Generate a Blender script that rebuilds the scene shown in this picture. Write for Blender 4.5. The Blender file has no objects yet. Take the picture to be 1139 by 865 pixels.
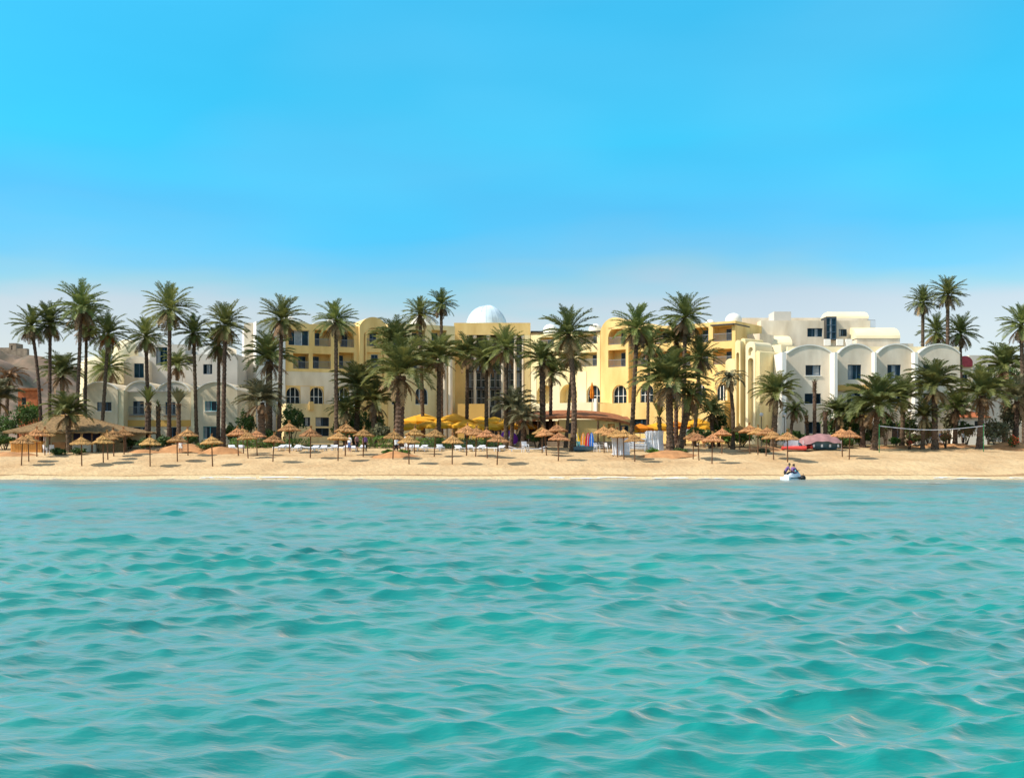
import bpy, bmesh, math, random
import numpy as np
from mathutils import Vector, Matrix
R = math.radians
PI = math.pi
rnd = random.Random(7)

# ------------------------------------------------------------------ camera, world, sun
scene = bpy.context.scene
COL = scene.collection
FPX, CX, HY, EYE = 1250.0, 569.5, 500.0, 2.4        # lens in photo pixels, centre column, horizon row, eye height
cd = bpy.data.cameras.new('camera'); cam = bpy.data.objects.new('camera', cd); COL.objects.link(cam)
cam.location = (0, 0, EYE); cam.rotation_euler = (R(90), 0, 0)
cd.sensor_width = 36; cd.lens = 36 * FPX / 1139; cd.shift_y = (HY - 432.5) / 1139
cd.clip_start = 0.1; cd.clip_end = 20000
scene.camera = cam

SUN = Vector((-0.66, -0.18, 0.73)).normalized()        # direction towards the sun: high on the left
elev = math.asin(SUN.z)
world = bpy.data.worlds.new('World'); scene.world = world; world.use_nodes = True
nt = world.node_tree; nt.nodes.clear()
N = nt.nodes.new; L = nt.links.new
out = N('ShaderNodeOutputWorld'); bg = N('ShaderNodeBackground'); bg.inputs['Strength'].default_value = 0.15
sky = N('ShaderNodeTexSky'); sky.sky_type = 'NISHITA'; sky.sun_disc = False
sky.sun_elevation = elev; sky.sun_rotation = math.atan2(SUN.x, SUN.y)
sky.air_density = 1.0; sky.dust_density = 0.6; sky.ozone_density = 1.5
tc = N('ShaderNodeTexCoord'); sep = N('ShaderNodeSeparateXYZ'); L(tc.outputs['Generated'], sep.inputs[0])
# uneven top of the pale haze over the horizon
nz = N('ShaderNodeTexNoise'); nz.inputs['Scale'].default_value = 3.0; nz.inputs['Detail'].default_value = 3.0
mp = N('ShaderNodeMapping'); mp.inputs['Scale'].default_value = (1, 1, 5); L(tc.outputs['Generated'], mp.inputs[0]); L(mp.outputs[0], nz.inputs['Vector'])
ad = N('ShaderNodeMath'); ad.operation = 'MULTIPLY_ADD'; ad.inputs[1].default_value = 0.10
L(nz.outputs['Fac'], ad.inputs[0]); L(sep.outputs['Z'], ad.inputs[2])
rp = N('ShaderNodeValToRGB'); L(ad.outputs[0], rp.inputs[0])
SKY_STOPS = [(0.09, (0.68, 0.66, 0.70)), (0.14, (0.80, 0.70, 0.66)), (0.170, (0.82, 0.72, 0.66)), (0.192, (0.52, 0.735, 0.71)), (0.210, (0.33, 0.73, 0.81)), (0.246, (0.19, 0.77, 0.90)), (0.32, (0.137, 0.98, 1.02)), (0.435, (0.20, 1.14, 1.16)), (0.465, (2.1, 1.68, 1.20)), (0.64, (2.2, 1.75, 1.20)), (0.80, (1.3, 1.15, 0.95))]  # upper stops pale the unseen sky for neutral fill and greyer water reflections
cr = rp.color_ramp
while len(cr.elements) < len(SKY_STOPS): cr.elements.new(0.5)
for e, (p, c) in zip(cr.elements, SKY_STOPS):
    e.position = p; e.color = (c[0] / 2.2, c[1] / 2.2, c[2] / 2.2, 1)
mu = N('ShaderNodeMix'); mu.data_type = 'RGBA'; mu.blend_type = 'MULTIPLY'; mu.inputs['Factor'].default_value = 1
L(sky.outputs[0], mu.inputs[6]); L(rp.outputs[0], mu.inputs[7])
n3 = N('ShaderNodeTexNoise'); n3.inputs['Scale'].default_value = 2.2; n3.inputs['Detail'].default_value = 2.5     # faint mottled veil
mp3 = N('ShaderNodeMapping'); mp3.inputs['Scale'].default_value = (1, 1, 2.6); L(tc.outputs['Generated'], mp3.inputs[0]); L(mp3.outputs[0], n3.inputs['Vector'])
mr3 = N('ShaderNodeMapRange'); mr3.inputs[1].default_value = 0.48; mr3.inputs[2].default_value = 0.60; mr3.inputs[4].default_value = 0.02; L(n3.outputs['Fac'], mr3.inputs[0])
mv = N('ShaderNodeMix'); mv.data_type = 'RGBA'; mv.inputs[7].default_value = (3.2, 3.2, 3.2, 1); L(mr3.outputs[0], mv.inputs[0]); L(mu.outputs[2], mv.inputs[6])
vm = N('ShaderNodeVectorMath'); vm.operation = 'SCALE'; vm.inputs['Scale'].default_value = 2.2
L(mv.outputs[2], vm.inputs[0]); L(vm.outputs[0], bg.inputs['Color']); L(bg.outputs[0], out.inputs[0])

sd = bpy.data.lights.new('sun', 'SUN'); so = bpy.data.objects.new('sun', sd); COL.objects.link(so)
sd.energy = 4.0; sd.angle = R(0.5); sd.color = (1.0, 0.93, 0.82)
so.rotation_euler = SUN.to_track_quat('Z', 'Y').to_euler(); so.location = (-60, 0, 80)
vs = scene.view_settings
vs.view_transform = 'Standard'; vs.look = 'None'; vs.exposure = 0.5; vs.gamma = 1; vs.use_curve_mapping = False

# ------------------------------------------------------------------ helpers
def ground(Y, X=0.0):
    pts = ((60, -3.0), (86, -0.55), (91, 0.0), (94, 0.55), (97.6, 1.07), (101, 1.45), (105, 1.82), (112, 2.32), (120, 2.78), (130, 3.1), (160, 3.5), (300, 4.5), (5000, 12.0))
    if Y <= pts[0][0]: return pts[0][1]
    for (a, za), (b, zb) in zip(pts, pts[1:]):
        if Y <= b: return za + (zb - za) * (Y - a) / (b - a)
    return pts[-1][1]
def wx(px, Y): return (px - CX) * Y / FPX
def wz(py, Y): return EYE - (py - HY) * Y / FPX
def on_ground(px, py):
    'the point of the sloping beach seen at a photo pixel'
    lo, hi = 91.0, 135.0
    for _ in range(50):
        m = (lo + hi) / 2
        if HY - (ground(m) - EYE) * FPX / m > py: lo = m
        else: hi = m
    return Vector((wx(px, lo), lo, ground(lo)))

MATS = {}
def mat(name, c, rough=0.8, var=0.12, scale=3.0, bump=0.0, bscale=20.0, spec=0.3, objvar=0.0, c2=None, metallic=0.0, stretch=None, trans=0.0):
    m = bpy.data.materials.new(name); m.use_nodes = True
    t = m.node_tree; b = t.nodes['Principled BSDF']; n = t.nodes.new; l = t.links.new
    b.inputs['Roughness'].default_value = rough; b.inputs['Metallic'].default_value = metallic
    b.inputs['Specular IOR Level'].default_value = spec
    co = n('ShaderNodeTexCoord'); vec = co.outputs['Object']
    if stretch:
        mpn = n('ShaderNodeMapping'); mpn.inputs['Scale'].default_value = stretch; l(vec, mpn.inputs[0]); vec = mpn.outputs[0]
    no = n('ShaderNodeTexNoise'); no.inputs['Scale'].default_value = scale; no.inputs['Detail'].default_value = 5; l(vec, no.inputs['Vector'])
    ra = n('ShaderNodeValToRGB'); l(no.outputs['Fac'], ra.inputs[0])
    d = c2 or tuple(x * (1 - 2 * var) for x in c)
    u = tuple(min(x * (1 + var), 0.95) for x in c)
    ra.color_ramp.elements[0].position = 0.30; ra.color_ramp.elements[0].color = (*d, 1)
    ra.color_ramp.elements[1].position = 0.68; ra.color_ramp.elements[1].color = (*u, 1)
    col = ra.outputs[0]
    if objvar:
        oi = n('ShaderNodeObjectInfo'); hs = n('ShaderNodeHueSaturation')
        mr = n('ShaderNodeMapRange'); mr.inputs[3].default_value = 1 - objvar; mr.inputs[4].default_value = 1 + objvar
        l(oi.outputs['Random'], mr.inputs[0]); l(mr.outputs[0], hs.inputs['Value']); 
        mh = n('ShaderNodeMapRange'); mh.inputs[3].default_value = 0.5 - objvar * 0.06; mh.inputs[4].default_value = 0.5 + objvar * 0.06
        mx = n('ShaderNodeMath'); mx.operation = 'FRACT'; mm = n('ShaderNodeMath'); mm.operation = 'MULTIPLY'; mm.inputs[1].default_value = 7.31
        l(oi.outputs['Random'], mm.inputs[0]); l(mm.outputs[0], mx.inputs[0]); l(mx.outputs[0], mh.inputs[0]); l(mh.outputs[0], hs.inputs['Hue'])
        l(col, hs.inputs['Color']); col = hs.outputs[0]
    l(col, b.inputs['Base Color'])
    if bump:
        nb = n('ShaderNodeTexNoise'); nb.inputs['Scale'].default_value = bscale; nb.inputs['Detail'].default_value = 4; l(vec, nb.inputs['Vector'])
        bu = n('ShaderNodeBump'); bu.inputs['Strength'].default_value = bump; bu.inputs['Distance'].default_value = 0.05
        l(nb.outputs['Fac'], bu.inputs['Height']); l(bu.outputs[0], b.inputs['Normal'])
    if trans:      # thin leaf: some light comes through
        tr = n('ShaderNodeBsdfTranslucent'); l(col, tr.inputs['Color'])
        ms = n('ShaderNodeMixShader'); ms.inputs[0].default_value = trans
        l(b.outputs[0], ms.inputs[1]); l(tr.outputs[0], ms.inputs[2]); l(ms.outputs[0], t.nodes['Material Output'].inputs[0])
    MATS[name] = m
    return m

class MB:
    def __init__(s): s.v = []; s.f = []
    def quad(s, a, b, c, d):
        i = len(s.v); s.v += [tuple(a), tuple(b), tuple(c), tuple(d)]; s.f.append((i, i + 1, i + 2, i + 3)); return s
    def poly(s, pts):
        i = len(s.v); s.v += [tuple(p) for p in pts]; s.f.append(tuple(range(i, i + len(pts)))); return s
    def box(s, x0, x1, y0, y1, z0, z1, M=None):
        i = len(s.v); P = [(x0, y0, z0), (x1, y0, z0), (x1, y1, z0), (x0, y1, z0), (x0, y0, z1), (x1, y0, z1), (x1, y1, z1), (x0, y1, z1)]
        if M: P = [tuple(M(*p)) if callable(M) else tuple(M @ Vector(p)) for p in P]
        s.v += P
        for q in ((0, 3, 2, 1), (4, 5, 6, 7), (0, 1, 5, 4), (1, 2, 6, 5), (2, 3, 7, 6), (3, 0, 4, 7)): s.f.append(tuple(i + k for k in q))
        return s
    def tube(s, pts, radii, n=8, cap=True):
        pts = [Vector(p) for p in pts]; base = len(s.v)
        for k, p in enumerate(pts):
            t = (pts[min(k + 1, len(pts) - 1)] - pts[max(k - 1, 0)]).normalized()
            ref = Vector((1, 0, 0)) if abs(t.x) < 0.9 else Vector((0, 1, 0))
            a = t.cross(ref).normalized(); b = t.cross(a)
            r = radii[k] if isinstance(radii, (list, tuple)) else radii
            for j in range(n):
                an = 2 * PI * j / n; s.v.append(tuple(p + a * (r * math.cos(an)) + b * (r * math.sin(an))))
        for k in range(len(pts) - 1):
            for j in range(n):
                q = base + k * n; s.f.append((q + j, q + (j + 1) % n, q + n + (j + 1) % n, q + n + j))
        if cap:
            s.f.append(tuple(base + j for j in range(n))[::-1]); e = base + (len(pts) - 1) * n; s.f.append(tuple(e + j for j in range(n)))
        return s
    def lathe(s, prof, n=16, c=(0, 0, 0)):
        base = len(s.v)
        for r, z in prof:
            for j in range(n):
                a = 2 * PI * j / n; s.v.append((c[0] + r * math.cos(a), c[1] + r * math.sin(a), c[2] + z))
        for k in range(len(prof) - 1):
            for j in range(n):
                q = base + k * n; s.f.append((q + j, q + (j + 1) % n, q + n + (j + 1) % n, q + n + j))
        return s
    def build(s, name, m, parent=None, smooth=False, fix=False):
        me = bpy.data.meshes.new(name); me.from_pydata(s.v, [], s.f); me.update()
        if fix:
            bm = bmesh.new(); bm.from_mesh(me); bmesh.ops.remove_doubles(bm, verts=bm.verts, dist=0.0005)
            bmesh.ops.recalc_face_normals(bm, faces=bm.faces); bm.to_mesh(me); bm.free()
        if smooth: me.polygons.foreach_set('use_smooth', [True] * len(me.polygons))
        me.materials.append(m)
        return link(name, me, parent)
def link(name, me, parent=None):
    o = bpy.data.objects.new(name, me); COL.objects.link(o)
    if parent:
        o.parent = parent
        if parent in WORLD_BUILT: o.matrix_parent_inverse = Matrix.Translation(parent.location).inverted()
    return o
WORLD_BUILT = set()      # things whose parts are modelled in world coordinates
def tag(o, label=None, cat=None, group=None, kind=None):
    if label: o['label'] = label
    if cat: o['category'] = cat
    if group: o['group'] = group
    if kind: o['kind'] = kind
    return o
def empty(name, loc, label, cat, group=None, rz=0, scale=1):
    o = bpy.data.objects.new(name, None); COL.objects.link(o); o.location = loc; o.rotation_euler = (0, 0, rz); o.scale = (scale,) * 3
    o.empty_display_size = 0.3
    return tag(o, label, cat, group)
def part_copy(src, parent):
    'a copy of a part and of its sub-parts'
    c = src.copy(); COL.objects.link(c); c.parent = parent
    for ch in list(src.children):
        part_copy(ch, c)
    return c

# ------------------------------------------------------------------ materials
mat('white_stucco', (0.75, 0.655, 0.52), 0.9, 0.03, 0.8, 0.3, 12, c2=(0.57, 0.475, 0.35), stretch=(1, 1, .3))
mat('sandy_stucco', (0.77, 0.655, 0.475), 0.9, 0.03, 0.8, 0.3, 12, c2=(0.62, 0.51, 0.345), stretch=(1, 1, .3))
mat('bright_stucco', (0.80, 0.77, 0.70), 0.9, 0.04, 0.3, 0.2, 12)
mat('cream_stucco', (0.80, 0.69, 0.45), 0.9, 0.06, 0.35, 0.25, 12)
mat('yellow_stucco', (0.81, 0.575, 0.235), 0.9, 0.04, 0.8, 0.3, 12, c2=(0.66, 0.43, 0.15), stretch=(1, 1, .3))
mat('pale_yellow_stucco', (0.82, 0.68, 0.38), 0.9, 0.04, 0.8, 0.3, 12, c2=(0.67, 0.52, 0.25), stretch=(1, 1, .3))
mat('ochre_stucco', (0.70, 0.42, 0.12), 0.9, 0.06, 0.35, 0.25, 12)
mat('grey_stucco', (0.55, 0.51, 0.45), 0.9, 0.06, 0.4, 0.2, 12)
mat('dark_trim', (0.06, 0.055, 0.05), 0.6)
mat('blue_frame', (0.05, 0.10, 0.16), 0.4, spec=0.5)
mat('white_frame', (0.75, 0.76, 0.76), 0.5)
mat('glass', (0.010, 0.022, 0.032), 0.15, 0.3, 1.2, spec=0.2)
mat('teal_glass', (0.004, 0.032, 0.052), 0.15, 0.3, 0.8, spec=0.2)
mat('pavilion_glass', (0.04, 0.045, 0.035), 0.1, 0.3, 0.8, spec=0.25)
mat('dome_panel', (0.62, 0.75, 0.82), 0.3, 0.12, 0.8, spec=0.5)
mat('rail', (0.25, 0.26, 0.28), 0.5)
mat('thatch', (0.41, 0.215, 0.082), 0.95, 0.2, 9, 0.8, 30, objvar=0.24, stretch=(1, 1, 0.3))
mat('thatch_roof', (0.26, 0.165, 0.075), 0.95, 0.25, 5, 0.9, 18, stretch=(1, 1, 2))
mat('pole_wood', (0.17, 0.085, 0.042), 0.85, 0.25, 8, 0.4)
mat('counter_wood', (0.66, 0.30, 0.07), 0.7, 0.12, 2, 0.3, 14, stretch=(6, 6, 0.6))
mat('trunk_bark', (0.125, 0.080, 0.052), 0.95, 0.4, 5, 1.0, 11, objvar=0.2, stretch=(1, 1, 2.2))
mat('frond', (0.18, 0.195, 0.052), 0.55, 0.30, 1.6, objvar=0.28, spec=0.35, c2=(0.09, 0.115, 0.032), trans=0.3)
mat('lush_frond', (0.18, 0.19, 0.055), 0.55, 0.32, 1.4, objvar=0.25, spec=0.35, c2=(0.085, 0.115, 0.034), trans=0.3)
mat('grey_frond', (0.20, 0.19, 0.10), 0.6, 0.3, 1.6, objvar=0.2, spec=0.35, trans=0.2)
mat('dry_frond', (0.26, 0.17, 0.085), 0.8, 0.35, 1.8, objvar=0.25, trans=0.12)
mat('bush_leaf', (0.075, 0.125, 0.028), 0.6, 0.4, 1.8, objvar=0.2, c2=(0.018, 0.04, 0.010), trans=0.15)
mat('hedge_leaf', (0.12, 0.22, 0.03), 0.6, 0.4, 2.0, objvar=0.1, c2=(0.02, 0.06, 0.010), trans=0.15)
mat('dry_bush_leaf', (0.17, 0.17, 0.085), 0.7, 0.4, 1.8, objvar=0.2, trans=0.1)
mat('flower', (0.60, 0.10, 0.05), 0.6)
mat('fruit', (0.55, 0.13, 0.03), 0.6, 0.3)
mat('red_soil', (0.45, 0.225, 0.095), 0.95, 0.15, 1.2, 0.6, 6)
mat('yellow_cloth', (0.88, 0.46, 0.03), 0.8, 0.05, 2, objvar=0.06, trans=0.25)
mat('orange_cloth', (0.80, 0.26, 0.015), 0.8, 0.05, 2, trans=0.2)
mat('white_plastic', (0.78, 0.79, 0.83), 0.4, 0.04, 3, objvar=0.05)
mat('white_metal', (0.7, 0.7, 0.7), 0.4)
mat('terracotta', (0.42, 0.13, 0.05), 0.85, 0.2, 3, 0.4)
mat('rust_roof', (0.33, 0.12, 0.045), 0.85, 0.2, 3, 0.4)
mat('maroon', (0.20, 0.03, 0.045), 0.7)
mat('navy', (0.012, 0.012, 0.04), 0.7)
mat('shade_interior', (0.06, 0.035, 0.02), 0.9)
mat('skin', (0.34, 0.17, 0.10), 0.6)
mat('hair', (0.02, 0.013, 0.01), 0.5)
mat('cloth_white', (0.8, 0.8, 0.8), 0.8); mat('cloth_purple', (0.20, 0.10, 0.27), 0.8); mat('cloth_black', (0.02, 0.02, 0.022), 0.8)
mat('cloth_red', (0.5, 0.05, 0.04), 0.8); mat('cloth_blue', (0.06, 0.12, 0.3), 0.8); mat('cloth_pink', (0.34, 0.18, 0.18), 0.8, 0.12, 1.5, 0.4, 3)
mat('orange_paint', (0.80, 0.28, 0.02), 0.4); mat('yellow_paint', (0.8, 0.5, 0.03), 0.4); mat('red_paint', (0.55, 0.02, 0.03), 0.4); mat('blue_paint', (0.03, 0.16, 0.60), 0.4)
mat('slate_blue', (0.08, 0.16, 0.22), 0.5); mat('cyan_paint', (0.15, 0.55, 0.62), 0.25, spec=0.5); mat('green_paint', (0.02, 0.16, 0.05), 0.5)
mat('purple_cloth', (0.16, 0.02, 0.30), 0.8); mat('net', (0.5, 0.5, 0.54), 0.8); mat('rubber', (0.015, 0.015, 0.015), 0.6)
mat('stone', (0.36, 0.27, 0.19), 0.95, 0.2, 0.6, 0.6, 3)
M = MATS

# ------------------------------------------------------------------ water
def grid_mesh(name, X, Y, Z):
    h, w = X.shape
    co = np.stack([X, Y, Z], -1).reshape(-1, 3).astype(np.float32)
    i = np.arange(h * w).reshape(h, w)
    q = np.stack([i[:-1, :-1], i[:-1, 1:], i[1:, 1:], i[1:, :-1]], -1).reshape(-1, 4)
    me = bpy.data.meshes.new(name)
    me.vertices.add(len(co)); me.vertices.foreach_set('co', co.ravel())
    me.loops.add(q.size); me.loops.foreach_set('vertex_index', q.ravel().astype(np.int32))
    me.polygons.add(len(q)); me.polygons.foreach_set('loop_start', np.arange(0, q.size, 4, dtype=np.int32))
    me.polygons.foreach_set('use_smooth', np.ones(len(q), dtype=bool))
    me.update(calc_edges=True)
    return me
def build_water():
    rows = [-3000, -900, -300, -100, -40, -18, -9, -4, -1.5]
    y = 0.5
    while y < 93.5:
        rows.append(y); y += max(0.030, y * 0.0033)
    rows = np.array(rows)
    s = np.linspace(-1, 1, 1280)
    tail = np.array([1.06, 1.2, 1.6, 2.5, 5, 14, 40])
    s = np.concatenate([-tail[::-1], s, tail])
    half = np.clip(rows, 0, None) * 0.52 + 10
    X = s[None, :] * half[:, None]; Y = np.repeat(rows[:, None], len(s), 1)
    rs = np.random.RandomState(23)
    dx = np.zeros_like(X); dy = np.zeros_like(X); dz = np.zeros_like(X)
    spacing = np.maximum(0.032, np.clip(rows, 0, None) * 0.0033)[:, None]
    shore = np.clip((92 - rows) / 22, 0.10, 1)[:, None]
    fade = ((rows > 0) * 1.0)[:, None] * np.clip(1.0 - (np.abs(s) - 1.0) / 0.2, 0, 1)[None, :]
    gust = 0.72 + 0.2 * np.sin(0.21 * X + 0.35 * Y + 1) + 0.2 * np.sin(-0.33 * X + 0.16 * Y + 2.2) + 0.22 * np.sin(0.12 * X - 0.52 * Y) * np.sin(0.4 * X + 0.7)
    for k in range(140):
        lam = 0.17 * (6.5 / 0.17) ** (k / 139)
        th = PI / 2 + rs.normal(0, 0.62 if lam < 1.0 else 0.45) + 0.10
        kx, ky = math.cos(th) * 2 * PI / lam, math.sin(th) * 2 * PI / lam
        st = 0.042 if lam < 0.4 else (0.052 if lam < 0.95 else (0.034 if lam < 2.0 else (0.017 if lam < 4 else 0.022)))
        st *= rs.uniform(0.5, 1.4)
        a = st * lam / (2 * PI)
        ph = kx * X + ky * Y + rs.uniform(0, 2 * PI)
        # wave groups: each train swells and sinks along its way
        grp = 0.5 + 0.75 * np.sin(0.09 * (kx * X + ky * Y) + 0.13 * (kx * Y - ky * X) + rs.uniform(0, 6.28)) ** 2
        w = np.clip((lam / spacing - 3) / 4, 0, 1) * fade * shore * grp * (gust + 0.42 if lam < 1.5 else 1.0)
        sn, cs = np.sin(ph), np.cos(ph)
        dz += a * w * sn; q = 1.0 * a * w * cs
        dx += q * math.cos(th); dy += q * math.sin(th)
    me = grid_mesh('water', X + dx, Y + dy, dz)
    m = bpy.data.materials.new('sea_water'); m.use_nodes = True; t = m.node_tree; b = t.nodes['Principled BSDF']; n = t.nodes.new; l = t.links.new
    co = n('ShaderNodeTexCoord')
    no = n('ShaderNodeTexNoise'); no.inputs['Scale'].default_value = 0.12; no.inputs['Detail'].default_value = 3; l(co.outputs['Object'], no.inputs['Vector'])
    ra = n('ShaderNodeValToRGB'); l(no.outputs['Fac'], ra.inputs[0])
    ra.color_ramp.elements[0].position = 0.35; ra.color_ramp.elements[0].color = (0.0, 0.165, 0.160, 1)
    ra.color_ramp.elements[1].position = 0.65; ra.color_ramp.elements[1].color = (0.0, 0.215, 0.19, 1)
    l(ra.outputs[0], b.inputs['Base Color'])
    b.inputs['Roughness'].default_value = 0.13; b.inputs['IOR'].default_value = 1.5; b.inputs['Sheen Weight'].default_value = 0.72; b.inputs['Sheen Roughness'].default_value = 0.34; b.inputs['Sheen Tint'].default_value = (1.0, 0.70, 0.57, 1); b.inputs['Specular IOR Level'].default_value = 0.5  # pinkish sheen stands in for pale sky reflected on the waves
    mpn = n('ShaderNodeMapping'); mpn.inputs['Scale'].default_value = (0.40, 1.0, 1.0); l(co.outputs['Object'], mpn.inputs[0])
    n1 = n('ShaderNodeTexNoise'); n1.inputs['Scale'].default_value = 8.0; n1.inputs['Detail'].default_value = 4; l(mpn.outputs[0], n1.inputs['Vector'])
    bu = n('ShaderNodeBump'); bu.inputs['Strength'].default_value = 0.5; bu.inputs['Distance'].default_value = 0.05
    l(n1.outputs['Fac'], bu.inputs['Height']); l(bu.outputs[0], b.inputs['Normal'])
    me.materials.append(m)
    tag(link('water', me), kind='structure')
build_water()

# ------------------------------------------------------------------ beach, ground, foam, hill
def build_land():
    rs = np.random.RandomState(5)
    ys = np.concatenate([np.arange(70, 90, 2.0), np.arange(90, 119.01, 0.16)])
    xs = np.concatenate([[-900, -400, -150, -90], np.arange(-64, 64.01, 0.22), [90, 150, 400, 900]])
    X, Y = np.meshgrid(xs, ys)
    gp = np.array([ground(v) for v in ys]); Z = np.repeat(gp[:, None], len(xs), 1)
    for k in range(70):
        lam = 0.6 * (14 / 0.6) ** (k / 69); th = rs.uniform(0, PI)
        w = np.clip((Y - 90.5) / 5, 0.05, 1) * (np.abs(X) < 63)
        Z = Z + 0.0026 * lam ** 0.6 * w * np.sin((math.cos(th) * X + math.sin(th) * Y) * 2 * PI / lam + rs.uniform(0, 6.3))
    me = grid_mesh('beach', X, Y, Z)
    m = bpy.data.materials.new('beach_sand'); m.use_nodes = True; t = m.node_tree; b = t.nodes['Principled BSDF']; n = t.nodes.new; l = t.links.new
    co = n('ShaderNodeTexCoord'); sp = n('ShaderNodeSeparateXYZ'); l(co.outputs['Object'], sp.inputs[0])
    no = n('ShaderNodeTexNoise'); no.inputs['Scale'].default_value = 0.22; no.inputs['Detail'].default_value = 8; no.inputs['Roughness'].default_value = 0.62
    l(co.outputs['Object'], no.inputs['Vector'])
    ra = n('ShaderNodeValToRGB'); l(no.outputs['Fac'], ra.inputs[0])
    ra.color_ramp.elements[0].position = 0.33; ra.color_ramp.elements[0].color = (0.43, 0.285, 0.148, 1)
    ra.color_ramp.elements[1].position = 0.62; ra.color_ramp.elements[1].color = (0.56, 0.41, 0.23, 1)
    # tide line: the lowest strip is washed paler, with a ragged brown wrack line above it
    mpn = n('ShaderNodeMapping'); mpn.inputs['Scale'].default_value = (0.25, 1.0, 1.0); l(co.outputs['Object'], mpn.inputs[0])
    n2 = n('ShaderNodeTexNoise'); n2.inputs['Scale'].default_value = 0.6; n2.inputs['Detail'].default_value = 6; l(mpn.outputs[0], n2.inputs['Vector'])
    yy = n('ShaderNodeMath'); yy.operation = 'MULTIPLY_ADD'; yy.inputs[1].default_value = 2.2; l(n2.outputs['Fac'], yy.inputs[0]); l(sp.outputs['Y'], yy.inputs[2])
    mr = n('ShaderNodeMapRange'); mr.inputs[1].default_value = 91; mr.inputs[2].default_value = 99; l(yy.outputs[0], mr.inputs[0])
    r2 = n('ShaderNodeValToRGB'); l(mr.outputs[0], r2.inputs[0])
    e = r2.color_ramp.elements; e[0].position = 0; e[0].color = (0.53, 0.42, 0.25, 1); e[1].position = 1; e[1].color = (0, 0, 0, 0)
    for p, c in ((0.30, (0.55, 0.43, 0.25, 1)), (0.325, (0.25, 0.15, 0.07, 0.9)), (0.36, (0.30, 0.18, 0.09, 0.8)), (0.385, (0.55, 0.40, 0.2, 0.3)), (0.5, (0.55, 0.40, 0.2, 0.0))):
        k = r2.color_ramp.elements.new(p); k.color = c
    mx = n('ShaderNodeMix'); mx.data_type = 'RGBA'; l(r2.outputs['Alpha'], mx.inputs[0]); l(ra.outputs[0], mx.inputs[6]); l(r2.outputs[0], mx.inputs[7])
    l(mx.outputs[2], b.inputs['Base Color']); b.inputs['Roughness'].default_value = 0.95; b.inputs['Specular IOR Level'].default_value = 0.15
    nb = n('ShaderNodeTexNoise'); nb.inputs['Scale'].default_value = 2.2; nb.inputs['Detail'].default_value = 7; l(co.outputs['Object'], nb.inputs['Vector'])
    bu = n('ShaderNodeBump'); bu.inputs['Strength'].default_value = 0.9; bu.inputs['Distance'].default_value = 0.2; l(nb.outputs['Fac'], bu.inputs['Height']); l(bu.outputs[0], b.inputs['Normal'])
    me.materials.append(m); tag(link('beach', me), kind='structure')
    ys = np.array([119.0, 121, 124, 127, 130, 136, 145, 160, 200, 300, 600, 1500, 5000, 9000])
    xs = np.array([-9000, -3000, -900, -300, -120, -80, -40, 0, 40, 80, 120, 300, 900, 3000, 9000.])
    X, Y = np.meshgrid(xs, ys); Z = np.repeat(np.array([ground(v) for v in ys])[:, None], len(xs), 1)
    me = grid_mesh('ground', X, Y, Z)
    mat('garden_soil', (0.36, 0.23, 0.11), 0.95, 0.2, 0.25, 0.6, 2, c2=(0.16, 0.15, 0.06))
    me.materials.append(M['garden_soil']); tag(link('ground', me), kind='structure')
    # foam where the small swell runs out
    mb = MB(); x = -62.0; r = random.Random(3)
    while x < 62:
        ln = r.uniform(1.0, 4.0); yc = 91.1 + 0.35 * math.sin(x * 0.21) + r.uniform(-0.25, 0.25); n_ = 7
        lo = [(x + ln * k / n_, yc - r.uniform(0.02, 0.25)) for k in range(n_ + 1)]; hi = [(x + ln * k / n_, yc + r.uniform(0.02, 0.3) * math.sin(PI * k / n_)) for k in range(n_ + 1)]
        for k in range(n_):
            qs = [lo[k], lo[k + 1], hi[k + 1], hi[k]]
            mb.quad(*[(a, b_, max(ground(b_), 0.02) + 0.045) for a, b_ in qs])
        x += ln * r.uniform(0.8, 1.5)
    mat('foam_white', (0.78, 0.80, 0.78), 0.8)
    for cx_, cy_, ln in ((wx(1030, 80), 80, 2.6), (wx(1044, 79), 79, 1.2), (wx(620, 84), 84, 1.4), (wx(120, 85), 85, 1.6), (wx(500, 86.5), 86.5, 1.8), (wx(800, 87), 87, 1.5), (wx(300, 87.5), 87.5, 2.0)):
        for k in range(26):
            x = cx_ + r.uniform(-.5, .5) * ln; y = cy_ + r.gauss(0, .22); s_ = r.uniform(.04, .16); n_ = r.randint(5, 7); o_ = r.random()
            mb.poly([(x + s_ * r.uniform(.7, 1.6) * 1.6 * math.cos(o_ + 6.283 * j / n_), y + s_ * r.uniform(.7, 1.3) * math.sin(o_ + 6.283 * j / n_), .06) for j in range(n_)])
    tag(mb.build('foam', M['foam_white']), kind='stuff')
build_land()

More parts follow.
